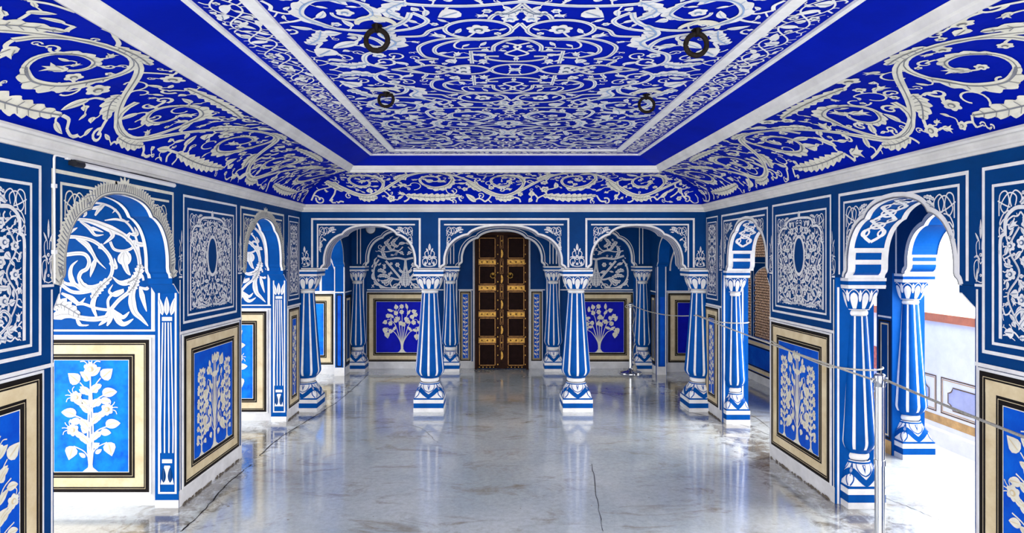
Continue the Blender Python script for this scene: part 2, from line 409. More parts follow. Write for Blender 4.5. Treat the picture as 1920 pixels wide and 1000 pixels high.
# ------------------------------------------------------------------ arches and walls
def arch_half():
    """from the springing (1, 0) to the apex (0, 1): flared foot, side lobe, cusp, central lobe"""
    foot = cr([(1.0, 0.0), (.985, .05), (.945, .085), (.93, .13)], 3)
    lobe = cr([(.93, .13), (.925, .30), (.875, .50), (.775, .66), (.65, .755), (.56, .785)], 4)
    top = cr([(.56, .785), (.50, .865), (.37, .94), (.19, .985), (0, 1.0)], 4)
    return foot[:-1] + lobe[:-1] + top
AH = arch_half()
def arch(c, hw, zs, rise):
    r = [(c - hw * u, zs + rise * v) for u, v in AH]
    return r + [(c + hw * u, zs + rise * v) for u, v in AH[-2::-1]]
def wall_mesh(mb, f, u0, u1, ztop, thick, ops, k='wall_blue', soffit='pillar_blue', jamb='pillar_blue', low=None, back=None):
    """wall with cusped arches. ops = [(centre, half width, jamb u0, jamb u1, zs, rise)]; low=None builds no piers below zs"""
    back = back or k
    F_ = lambda u, z: f(u, z, 0); B_ = lambda u, z: f(u, z, -thick)
    cur = u0
    for n, (c, hw, j0, j1, zs, rise) in enumerate(sorted(ops)):
        ar = arch(c, hw, zs, rise)
        for G, kk in ((F_, k), (B_, back)):
            for a, b in zip(ar, ar[1:]): mb.face([G(*a), G(*b), G(b[0], ztop), G(a[0], ztop)], kk)
            mb.face([G(cur, zs), G(c - hw, zs), G(c - hw, ztop), G(cur, ztop)], kk)
            if low is not None: mb.face([G(cur if n == 0 else pj, low), G(j0, low), G(j0, zs), G(cur if n == 0 else pj, zs)], kk)
        for a, b in zip(ar, ar[1:]): mb.face([F_(*a), F_(*b), B_(*b), B_(*a)], soffit)
        for a, b in ((j0, c - hw), (c + hw, j1)): mb.face([F_(a, zs), F_(b, zs), B_(b, zs), B_(a, zs)], jamb)
        if low is not None:
            for a in (j0, j1): mb.face([F_(a, low), F_(a, zs), B_(a, zs), B_(a, low)], jamb)
        cur = c + hw; pj = j1
    zs = ops[0][4]
    for G, kk in ((F_, k), (B_, back)):
        mb.face([G(cur, zs), G(u1, zs), G(u1, ztop), G(cur, ztop)], kk)
        if low is not None: mb.face([G(pj, low), G(u1, low), G(u1, zs), G(pj, zs)], kk)
    lo = low if low is not None else zs
    for a in (u0, u1): mb.face([F_(a, lo), F_(a, ztop), B_(a, ztop), B_(a, lo)], k)
    mb.face([F_(u0, ztop), F_(u1, ztop), B_(u1, ztop), B_(u0, ztop)], k)
    if low is None:
        ed = [u0] + [e for c, hw, *_ in sorted(ops) for e in (c - hw, c + hw)] + [u1]
        for a, b in zip(ed[::2], ed[1::2]): mb.face([F_(a, zs), F_(b, zs), B_(b, zs), B_(a, zs)], k)

def in_arch(c, hw, zs, rise, m=0.0):
    """true outside the arch opening (above it), used to keep spandrel paint on the wall"""
    def t(u, v):
        x = abs(u - c) / hw
        if x >= 1: return True
        for (a, b), (a2, b2) in zip(AH, AH[1:]):
            if a2 <= x <= a:
                q = (a - x) / (a - a2) if a > a2 else 0
                return v > zs + rise * (b + (b2 - b) * q) + m
        return v > zs + rise + m
    return t

def spandrel(p, u, v, sx, a):
    """interlaced loops and an acanthus in the upper corner of an arch frame; (u, v) is the corner, sx points inwards"""
    T = lambda x, y: (u + sx * x * a, v - y * a)
    w = a * .028
    for pts in ([(.08, .55), (.10, .15), (.25, .08), (.32, .3), (.22, .5), (.12, .35), (.3, .12), (.48, .2), (.42, .45), (.3, .55)],
                [(.05, .25), (.3, .38), (.55, .42), (.6, .2), (.45, .08), (.34, .25), (.42, .5)],
                [(.12, 1.05), (.09, .8), (.2, .62), (.3, .72), (.2, .85), (.1, .7), (.2, .5), (.35, .45)],
                [(.06, .95), (.2, .98), (.22, 1.12), (.12, 1.2), (.08, 1.1)]):
        p.stroke(cr([T(*q) for q in pts], 6), w * .95)
    p.acanthus([T(.52, .40), T(.66, .28), T(.82, .20), T(1.0, .22)], a * .16, 5)
    p.acanthus([T(.60, .16), T(.74, .10), T(.9, .08)], a * .10, 4)
    p.acanthus([T(.16, .85), T(.13, 1.05), T(.10, 1.28), T(.15, 1.45)], a * .13, 5)
    p.leaf(*T(.3, .7), math.atan2(-.4, sx * .5), a * .2, a * .09)
    p.leaf(*T(.75, .36), math.atan2(.1, sx), a * .2, a * .08)
def finial(p, u, v, w, h):
    """little arabesque standing over a capital"""
    T = lambda x, y: (u + x * w, v + y * h)
    for sx in (1, -1):
        p.stroke(cr([T(0, .02), T(sx * .38, .08), T(sx * .44, .3), T(sx * .2, .36), T(sx * .14, .2), T(sx * .26, .14)], 5), w * .05)
        p.stroke(cr([T(0, .3), T(sx * .26, .44), T(sx * .3, .6), T(sx * .12, .66), T(sx * .08, .52)], 5), w * .045)
        p.acanthus([T(sx * .06, .36), T(sx * .24, .42), T(sx * .46, .4)], w * .14, 4)
        p.leaf(*T(sx * .3, .02), PI / 2 + sx * .1, h * .22, w * .14)
        p.leaf(*T(sx * .1, .64), PI / 2 - sx * .5, h * .16, w * .12)
    p.flower(*T(0, .44), w * .11, 6); p.flower(*T(0, .13), w * .09, 5)
    p.leaf(*T(0, .68), PI / 2, h * .3, w * .16)
    p.flower(*T(0, .84), w * .08, 4)

def arch_surround(name, parent, f, c, hw, zs, rise, u0, u1, z1, trim=.026, sp=.25, leafy=False, fr=.018, ins=.055, col='white', soffit=None, thick=0, fin=None):
    """the white painted frame of one arch: double rectangle, trimmed edge, spandrels"""
    mb = MB(); out = in_arch(c, hw, zs, rise, .0)
    p = Paint(mb, f, lambda u, v: out(u, v + .012), col=col)
    p.frame(u0, zs + .02, u1, z1, fr, sides='ltr')
    p.frame(u0 + ins, zs + .02, u1 - ins, z1 - ins, fr * .75, sides='ltr')
    p.inside = None
    ar = arch(c, hw, zs, rise)
    p.stroke(ar, lambda t: (trim, 0.0), col)
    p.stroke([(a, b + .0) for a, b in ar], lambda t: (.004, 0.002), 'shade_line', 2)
    if leafy:
        p.stroke(ar, lambda t: (.050, 0.0), 'ivory', 1)
        n = 84; m = len(ar) - 1
        L = [0]
        for a, b in zip(ar, ar[1:]): L.append(L[-1] + math.hypot(b[0] - a[0], b[1] - a[1]))
        for i in range(n):
            s_ = (i + .5) / n * L[-1]; j = max(q for q in range(m) if L[q] <= s_); t = (s_ - L[j]) / (L[j + 1] - L[j] + 1e-9)
            x = ar[j][0] + (ar[j + 1][0] - ar[j][0]) * t; y = ar[j][1] + (ar[j + 1][1] - ar[j][1]) * t
            a = math.atan2(ar[j + 1][1] - ar[j][1], ar[j + 1][0] - ar[j][0]) + PI / 2
            side = 1 if x < c else -1; a -= side * .35
            p.leaf(x + .038 * math.cos(a), y + .038 * math.sin(a), a, .036, .024, side * .5, False, 'ivory')
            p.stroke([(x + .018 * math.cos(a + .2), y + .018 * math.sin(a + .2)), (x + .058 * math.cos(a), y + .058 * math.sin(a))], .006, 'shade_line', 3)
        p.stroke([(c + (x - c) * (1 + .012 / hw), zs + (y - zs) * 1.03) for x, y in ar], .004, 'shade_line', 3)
        for sg in (1, -1):
            for k in range(3): p.flame([(c + sg * (hw * .96), zs + .01 + .03 * k), (c + sg * (hw + .015), zs + .06 + .035 * k), (c + sg * (hw + .035 - .012 * k), zs + .12 + .035 * k)], .034, .6, False)
        for a in (.5, 1.05, 1.57, 2.09, 2.64): p.leaf(c + .02 * math.cos(a), zs + rise + .03 + .01 * math.sin(a), a, .06, .026, 0, False)
    inner = lambda u, v: out(u, v - .03) and u0 + ins + .01 < u < u1 - ins - .01 and v < z1 - ins - .01
    p.inside = inner
    spandrel(p, u0 + ins + .012, z1 - ins - fr, 1, sp); spandrel(p, u1 - ins - .012, z1 - ins - fr, -1, sp)
    if soffit and thick:
        # lattice of loops painted along the underside of the arch
        L = [0]
        for a, b in zip(ar, ar[1:]): L.append(L[-1] + math.hypot(b[0] - a[0], b[1] - a[1]))
        def g(s_, w_, off):
            s_ = min(max(s_, 0), L[-1] - 1e-6); j = 0
            while L[j + 1] < s_: j += 1
            t = (s_ - L[j]) / (L[j + 1] - L[j])
            x = ar[j][0] + (ar[j + 1][0] - ar[j][0]) * t; y = ar[j][1] + (ar[j + 1][1] - ar[j][1]) * t
            a = math.atan2(ar[j + 1][1] - ar[j][1], ar[j + 1][0] - ar[j][0]) - PI / 2
            return f(x + math.cos(a) * off, y + math.sin(a) * off, -w_)
        q = Paint(mb, g, col='white', base=.004)
        N_ = 60
        for w0, w1 in ((0, thick * .13), (thick * .87, thick)):
            q.stroke([(L[-1] * i / N_, (w0 + w1) / 2) for i in range(N_ + 1)], w1 - w0)
        if soffit == 'loops':
            for s0 in (0, L[-1] - .20):
                for a_, b_, m_, kk, lv in ((0, .2, 1, 'white', 0), (.03, .075, .64, 'pillar_blue', 3), (.105, .175, .64, 'pillar_blue', 3)):
                    q.stroke([(s0 + a_ + (b_ - a_) * i / 12, thick / 2) for i in range(13)], thick * m_, kk, lv)
            a0, a1 = .24, L[-1] - .24; n = 8; P_ = (a1 - a0) / n
            for sg in (1, -1):
                q.stroke([(a0 + (a1 - a0) * i / 90, thick * (.5 + sg * .24 * math.sin(PI * n * i / 90))) for i in range(91)], .02)
            for i in range(n):
                for sg in (.3, .7): q.stroke(ell((a0 + P_ * (i + .5), thick * sg), .026, .022, n=14), .011)
                q.stroke(ell((a0 + P_ * i, thick * .5), .03, .04, n=14), .012)
        elif soffit == 'lines':
            for i in (.32, .5, .68): q.stroke([(L[-1] * j / N_, thick * i) for j in range(N_ + 1)], thick * .07, 'white')
    return mb.build(name, parent)

# surface frames: (u, v, offset towards the viewer) -> world
f_right = lambda u, v, o=0: (XR - o, u, v)
f_left = lambda u, v, o=0: (XL + o, u, v)
def f_face(Y): return lambda u, v, o=0: (u, Y - o, v)          # surfaces that look back towards the camera
def f_x(X, sgn): return lambda u, v, o=0: (X + sgn * o, u, v)

# ------------------------------------------------------------------ the setting: floor
mb = MB()
mb.box(-3.3, 3.50, -1.2, 9.0, -.12, 0, 'floor')
def fl(px, py):
    Y = EYE * FPX / (py - 481); return ((px - 925) * Y / FPX, Y)
p = Paint(mb, lambda u, v, o: (u, v, o), base=.0008)
def crack(pts, w, seed):
    R = random.Random(seed); q = cr([fl(*t) for t in pts], 8)
    q = [(x + R.uniform(-.006, .006), y + R.uniform(-.01, .01)) for x, y in q]
    p.stroke(q, lambda t: w * (.4 + R.random()), 'black')
crack([(338, 998), (380, 960), (430, 905), (470, 872)], .009, 1)
crack([(486, 856), (520, 825), (575, 790), (640, 748), (690, 703)], .008, 2)
crack([(1120, 735), (1210, 760), (1300, 775), (1400, 800), (1470, 830)], .005, 3)
crack([(1110, 870), (1120, 940), (1130, 998)], .004, 4)
crack([(1395, 770), (1440, 800), (1450, 815)], .004, 5)
crack([(700, 790), (780, 800), (820, 830)], .0035, 6)
crack([(1650, 930), (1700, 950), (1760, 975)], .004, 7)
R = random.Random(12)
for _ in range(60):
    x, y, a = R.uniform(-1.8, 2.0), R.uniform(2.6, 8.4), R.uniform(.002, .010)
    p.poly([(x + a * R.uniform(.5, 1.4) * math.cos(t), y + a * R.uniform(.5, 1.2) * math.sin(t)) for t in (2 * PI * i / 9 for i in range(9))], 'stain')
floor = mb.build('floor'); tag(floor, 'polished grey stained concrete floor with cracks', 'floor', kind='structure')
mb = MB(); mb.box(-30, 30, -25, 30, -.45, -.26, 'lime')
g = mb.build('ground'); tag(g, 'pale paved terrace ground outside the hall', 'ground', kind='structure')

# ------------------------------------------------------------------ ceiling: cornice, painted coving, mouldings, painted field
COV0, COVZ0, COV1, COVZ1 = .05, 2.134, .655, 2.402
def cov_pt(t):
    a = t * PI / 2
    return COV0 + (COV1 - COV0) * (1 - math.cos(a)), COVZ0 + (COVZ1 - COVZ0) * math.sin(a)
_tab = [cov_pt(i / 60) for i in range(61)]; _len = [0]
for a_, b_ in zip(_tab, _tab[1:]): _len.append(_len[-1] + math.hypot(b_[0] - a_[0], b_[1] - a_[1]))
COVL = _len[-1]
def cov_at(v):
    v = min(max(v, 0), COVL - 1e-6); j = 0
    while _len[j + 1] < v: j += 1
    t = (v - _len[j]) / (_len[j + 1] - _len[j])
    a, b = _tab[j], _tab[j + 1]; dx, dz = b[0] - a[0], b[1] - a[1]; l = math.hypot(dx, dz)
    return a[0] + dx * t, a[1] + dz * t, dz / l, -dx / l
def ring_rows(prof):
    """sweep an (inset, z) profile along left, far and right side of the hall"""
    return [[(XL + i, YR, z), (XL + i, D - i, z), (XR - i, D - i, z), (XR - i, YR, z)] for i, z in prof]
def sweep(name, parent, prof, k, smooth=False):
    mb = MB(); rows = ring_rows(prof)
    for r0, r1 in zip(rows, rows[1:]):
        for j in range(3): mb.face([r0[j], r0[j + 1], r1[j + 1], r1[j]], k, smooth)
    return mb, name, parent
ZF = 2.513
ceil_mb = MB()
INF = 1.125
ceil_mb.face([(XL + .69, YR, ZF + .02), (XR - .69, YR, ZF + .02), (XR - .69, D - .69, ZF + .02), (XL + .69, D - .69, ZF + .02)], 'vault_blue')
ceil_mb.box(XL - 1.25, XR + 1.26, YR, 9.0, 2.62, 2.7, 'lime')
ceiling = ceil_mb.build('ceiling'); tag(ceiling, 'painted blue ceiling with coving and white scrollwork', 'ceiling', kind='structure')
ORG['ceiling'] = (0, 0, 0)
b_, n_, _ = sweep('cornice', ceiling, [(0, 2.062), (.016, 2.062), (.020, 2.074), (.030, 2.078), (.036, 2.088), (.036, 2.104), (.046, 2.112), (.064, 2.114), (.070, 2.124), (.066, 2.136), (.048, 2.138)], 'cornice_white'); b_.build(n_, ceiling)
# coving with its rinceau
mb, _, _ = sweep('coving', ceiling, [cov_pt(i / 16) for i in range(17)], 'vault_blue')
def cov_side(X, sg):
    def f(u, v, o):
        i, z, ni, nz = cov_at(v); return (X + sg * (i + ni * o), u, z + nz * o)
    return f
def cov_far(u, v, o):
    i, z, ni, nz = cov_at(v); return (u, D - (i + ni * o), z + nz * o)
for X, sg, sd in ((XL, 1, 3), (XR, -1, 8)):
    p = Paint(mb, cov_side(X, sg), lambda u, v: YR < u < D - cov_at(v)[0] - .03 and .012 < v < COVL - .012, base=.003, col='ivory', vein='shade_line', g=.03)
    p.cross = 4; p.rinceau(YR, D - .30, COVL, .80, sd); p.cross = 1
    p.fill((.9, .02, D - .1, COVL - .02), [(.11, .062), (.075, .044), (.045, .032)], sd + 10, 900, 'llhbttf')
p = Paint(mb, cov_far, lambda u, v: XL + cov_at(v)[0] + .03 < u < XR - cov_at(v)[0] - .03 and .012 < v < COVL - .012, base=.003, col='ivory', vein='shade_line', g=.03)
p.cross = 4; p.rinceau(XL + .35, XR - .35, COVL, .70, 5); p.cross = 1
p.fill((XL, .02, XR, COVL - .02), [(.10, .058), (.07, .042), (.045, .032)], 77, 800, 'llhbttf')
mb.build('coving', ceiling)
b_, n_, _ = sweep('ceiling_moulding', ceiling, [(.645, 2.404), (.648, 2.388), (.662, 2.384), (.672, 2.404), (.686, 2.410), (.700, 2.438), (.712, 2.440)], 'cornice_white'); b_.build(n_, ceiling)
b_, n_, _ = sweep('plain_band', ceiling, [(.700, 2.438), (.90, 2.500), (.905, ZF)], 'vault_blue'); b_.build(n_, ceiling)
# vine border
f_ceil = lambda u, v, o=0: (u, v, ZF - o)
mb, _, _ = sweep('vine_border', ceiling, [(.90, ZF), (INF + .06, ZF)], 'vault_blue')
lines, _, _ = sweep('border_lines', ceiling, [(.885, ZF - .012), (.925, ZF - .012)], 'white')
r_ = ring_rows([(1.105, ZF - .012), (1.160, ZF - .012)])
for j in range(3): lines.face([r_[0][j], r_[0][j + 1], r_[1][j + 1], r_[1][j]], 'white')
r_ = ring_rows([(.885, ZF - .012), (.885, ZF), (.925, ZF - .012), (.925, ZF), (1.105, ZF - .012), (1.105, ZF), (1.16, ZF - .012), (1.16, ZF)])
for a, b in ((0, 1), (2, 3), (4, 5), (6, 7)):
    for j in range(3): lines.face([r_[a][j], r_[a][j + 1], r_[b][j + 1], r_[b][j]], 'white')
lines.build('border_lines', ceiling)
def border(f, u0, u1, ins, seed):
    p = Paint(mb, f, ins, base=.002, g=.02)
    for ph in (0, PI):
        p.stroke([(u0 + (u1 - u0) * i / 400, .085 + .055 * math.sin(ph + 2 * PI * (u0 + (u1 - u0) * i / 400) / .36)) for i in range(401)], .0075)
    p.fill((u0, .005, u1, .165), [(.075, .029), (.05, .021), (.036, .017)], seed, 2400, 'llllhf', sw=.1, vein=False)
i0 = .935
for X, sg, sd in ((XL, 1, 31), (XR, -1, 32)):
    border(lambda u, v, o, X=X, sg=sg: (X + sg * (i0 + v), u, ZF - o), .9, D - i0, lambda u, v: u < D - i0 - v - .004 and .003 < v < .167, sd)
border(lambda u, v, o: (u, D - i0 - v, ZF - o), XL + i0, XR - i0, lambda u, v: XL + i0 + v + .004 < u < XR - i0 - v - .004 and .003 < v < .167, 33)
mb.build('vine_border', ceiling)
# central field: four fold symmetrical arabesque around an interlaced medallion
mb = MB(); CX, CY = .105, 2.99; HW, HL = XR - 1.155 - CX, D - 1.155 - CY
mb.face([(CX - HW, YR, ZF + .001), (CX + HW, YR, ZF + .001), (CX + HW, CY + HL, ZF + .001), (CX - HW, CY + HL, ZF + .001)], 'vault_blue')
sym4 = [lambda u, v: (CX + u, CY + v), lambda u, v: (CX - u, CY + v), lambda u, v: (CX + u, CY - v), lambda u, v: (CX - u, CY - v)]
p = Paint(mb, f_ceil, lambda u, v: -.03 <= u < HW - .01 and -.03 <= v < HL - .012, base=.002, sym=sym4, g=.035, vein='wash')
q = Paint(mb, f_ceil, lambda u, v: -.02 <= u < HW - .01 and -.02 <= v < HL - .012, base=.002, sym=sym4, g=.035); q.occ = p.occ
w = .020
def dbl(pts, w_=w): q.vstroke(pts, w_)
dbl([(.205, .095), (.205, .27), (.105, .27)]); dbl(cr([(.105, .27), (.10, .34), (.055, .40), (0, .43)], 6))
dbl(ell((0, 0), .115, .085, 0, 90, 14)); dbl(cr([(.0, .125), (.07, .135), (.13, .165), (.13, .20), (.08, .20)], 6))
dbl(cr([(.115, .0), (.16, .05), (.24, .07), (.32, .03), (.36, 0)], 6))
dbl(ell((.165, .53), .135, .10, 0, 360, 40)); dbl(cr([(0, .44), (.12, .42), (.26, .40), (.35, .33), (.36, .24), (.28, .18), (.205, .19)], 7))
dbl(cr([(.16, .41), (.27, .43), (.36, .40), (.43, .32), (.42, .2), (.36, .16)], 7))
dbl(cr([(.36, .16), (.46, .14), (.44, .07), (.52, 0)], 6)); dbl(cr([(.29, .0), (.38, .07), (.47, .05), (.6, 0)], 6))
dbl(cr([(.29, .56), (.36, .52), (.40, .46), (.5, .45)], 6)); dbl(cr([(.03, .53), (.0, .6)], 3)); dbl(cr([(.12, .635), (.1, .68), (.05, .70), (.0, .78)], 6))
q.flower(.165, .53, .05, 6, .3); q.flower(0.0, .0, .055, 6); q.flower(.0, .19, .05, 5); q.flower(.25, .03, .04, 5)
q.stroke(cr([(0, .2), (.05, .24), (.0, .3), (-.01, .34), (.05, .38)], 6), .014)
q.stroke(cr([(.165, .53), (.2, .46), (.27, .36), (.25, .3), (.12, .32)], 6), .010)
q.acanthus([(.0, .74), (.05, .69), (.1, .70)], .07, 4)
# large scrolls
p.vstroke(cr([(.62, .02), (.70, .10), (.68, .22), (.58, .30), (.60, .42), (.70, .48)], 7), .026)
p.acanthus([(.58, .30), (.52, .38), (.56, .48), (.50, .58)], .13, 6, 'l'); p.acanthus([(.70, .1), (.78, .06), (.88, .10)], .10, 5)
p.scroll((.66, .70), .245, PI, 1.5, 1, .026, seed=2, asp=.9)
p.vstroke(cr([(.41, .70), (.36, .62), (.43, .54), (.56, .50)], 7), .022)
p.scroll((.28, .98), .235, 0, 1.55, 1, .026, seed=3, asp=.85)
p.vstroke(cr([(.515, .98), (.52, .86), (.42, .78), (.2, .76), (0, .80)], 7), .024)
p.scroll((.70, 1.22), .225, PI * 1.1, 1.5, -1, .026, seed=4, asp=.95)
p.vstroke(cr([(.5, 1.16), (.46, 1.28), (.30, 1.34), (.10, 1.26), (0, 1.28)], 7), .024)
p.scroll((.24, 1.55), .215, PI * .1, 1.6, -1, .025, seed=6, asp=.85)
p.scroll((.68, 1.73), .24, PI * .9, 1.5, 1, .026, seed=7, asp=.9)
p.vstroke(cr([(.45, 1.62), (.42, 1.46), (.58, 1.42), (.78, 1.47), (.9, 1.42)], 7), .022)
p.vstroke(cr([(.02, 1.85), (.2, 1.83), (.36, 1.92), (.44, 2.06), (.6, 2.1), (.8, 2.04)], 7), .023)
p.scroll((.2, 2.02), .12, 0, 1.4, 1, .02, seed=9, asp=.85)
for a, b, c_ in (((.42, .8), (.5, .72), (.45, .63)), ((.0, 1.12), (.06, 1.2), (.0, 1.28)), ((.9, .95), (.84, 1.0), (.76, .97)), ((.44, 1.1), (.5, 1.2), (.46, 1.36)), ((.86, 1.5), (.8, 1.46), (.7, 1.47)), ((.44, 1.9), (.5, 1.98), (.62, 2.02)), ((.9, .36), (.84, .42), (.8, .52)), ((.05, 1.4), (.02, 1.5), (.05, 1.62))):
    p.acanthus([a, b, c_], .085, 5)
p.fill((0, 0, HW, HL), [(.15, .085), (.105, .060), (.07, .042), (.045, .030)], 5, 1500, 'lllttbfh', sw=.10)
mb.build('painted_field', ceiling)

# ------------------------------------------------------------------ hall walls with cusped arches
RISE = ZA - ZS
R_OPS = [(3.385, .475, 2.814, 3.965, ZS, RISE), (5.375, .43, 4.905, 5.92, ZS, RISE)]
L_OPS = [(3.325, .495, 2.79, 3.898, ZS, RISE + .01), (5.385, .45, 4.873, 5.93, ZS, RISE + .01)]
TR, TL = .25, .15
mb = MB(); wall_mesh(mb, f_right, 1.2, D, ZTOP, TR, R_OPS, low=0); wall_right = mb.build('wall_right')
tag(wall_right, 'right wall of the hall, dark blue with two cusped arches', 'wall', kind='structure')
mb = MB(); wall_mesh(mb, f_left, 1.2, D, ZTOP, TL, L_OPS, low=0); wall_left = mb.build('wall_left')
tag(wall_left, 'left wall of the hall, dark blue with two arches', 'wall', kind='structure')
for nm, wl, f, ops, th in (('right', wall_right, f_right, R_OPS, TR), ('left', wall_left, f_left, L_OPS, TL)):
    for n, (c, hw, j0, j1, zs, rise) in enumerate(ops):
        fr = {('right', 0): (2.85, 3.925), ('right', 1): (4.935, 5.94), ('left', 0): (2.775, 3.835), ('left', 1): (4.845, 5.855)}[(nm, n)]
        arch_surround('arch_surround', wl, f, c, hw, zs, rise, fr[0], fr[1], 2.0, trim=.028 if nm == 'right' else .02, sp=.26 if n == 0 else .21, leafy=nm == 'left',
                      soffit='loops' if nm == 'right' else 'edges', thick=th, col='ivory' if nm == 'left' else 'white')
    # painted strips and corbels of each pier, white skirting
    mb = MB(); p = Paint(mb, f, base=.0014)
    ed = [1.2] + [x for o in ops for x in (o[2], o[3])] + [D]
    for a, b in zip(ed[::2], ed[1::2]):
        p.rect(a + .002, 0, b - .002, .105, 'plaster')
        R = random.Random(int(a * 50))
        for _ in range(60):
            x = R.uniform(a + .03, b - .03); p.poly([(x, .001), (x + R.uniform(.01, .03), .001), (x + R.uniform(.01, .025), R.uniform(.006, .02)), (x - .005, R.uniform(.004, .014))], 'stain', 3)
        p.rect(a + .002, 1.10, b - .002, 1.118, 'white', 2)
        for x in (a + .008, b - .02):
            if 1.3 < x < 6.2: p.rect(x, .105, x + .012, 1.45, 'white'); 
        for x in (a, b):
            if 1.3 < x < 6.2:
                sg = 1 if x == a else -1
                p.rect(min(x, x + sg * .075), 1.462, max(x, x + sg * .075), 1.474)
    for o in ops:
        for x, ssg in ((o[2], 1), (o[3], -1)):
            u_ = x - ssg * .035
            finial(Paint(mb, f, base=.0014), u_, 1.475, .085, .30)
    mb.build('pier_lining', wl)
    # corbels under the arch feet
    for n, o in enumerate(ops):
        for x, e, sg in ((o[2], o[0] - o[1], 1), (o[3], o[0] + o[1], -1)):
            mb = MB(); d = abs(e - x)
            if d < .012 or (nm == 'right' and sg < 0): continue
            prof = [(0, -.10), (d * .35, -.075), (d * .8, -.04), (d, -.038), (d, -.001), (0, -.001)]
            A_ = [f(x + sg * a, ZS + b, .0) for a, b in prof]; B_ = [f(x + sg * a, ZS + b, -th) for a, b in prof]
            for i in range(len(prof)):
                j = (i + 1) % len(prof); mb.face([A_[i], A_[j], B_[j], B_[i]], 'pillar_blue')
            mb.face(A_, 'wall_blue'); mb.face(B_, 'wall_blue')
            Paint(mb, f, base=.0015).stroke([(x + sg * a, ZS + b) for a, b in prof[:4]], .007)
            mb.build('corbel', wl)

# far arcade (front face Y = D) and its white frames
COLX = [-1.907, -.667, .869, 2.114]
mb = MB(); TF = .20
A_OPS = []
for a, b in zip(COLX, COLX[1:]):
    A_OPS.append(((a + b) / 2, (b - a) / 2 - .125, a, b, ZS, 1.915 - ZS))
f_arc = f_face(D)
wall_mesh(mb, f_arc, XL, XR, ZTOP, TF, A_OPS, low=None); 
for x0_, x1_ in ((XL - .15, XL), (XR, XR + .25)): mb.box(x0_, x1_, D, D + TF, 0, 2.14, 'wall_blue')
wall_far = mb.build('wall_far')
tag(wall_far, 'far arcade wall of three blue arches above white striped pillars', 'wall', kind='structure')
FR = [(-1.895, -.755), (-.572, .79), (.957, 2.095)]
for (c, hw, a, b, zs, rise), (u0, u1) in zip(A_OPS, FR):
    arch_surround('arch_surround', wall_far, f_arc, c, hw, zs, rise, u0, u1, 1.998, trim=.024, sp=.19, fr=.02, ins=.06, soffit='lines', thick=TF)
mb = MB()
for u in (-.663, .872): finial(Paint(mb, f_arc, base=.0014), u, 1.49, .16, .25)
finial(Paint(mb, f_arc, lambda u, v: u > XL + .005, base=.0014), -1.965, 1.49, .13, .22); finial(Paint(mb, f_arc, lambda u, v: u < XR - .005, base=.0014), 2.155, 1.49, .12, .22)
p = Paint(mb, f_arc, base=.0014)
p.rect(XL, ZS, -1.86 + .14, ZS + .014); 
for x in (-.667, .869, 2.114): p.rect(max(x - .165, XL), ZS + .002, min(x + .165, XR), ZS + .014)
mb.build('spandrel_paint', wall_far)

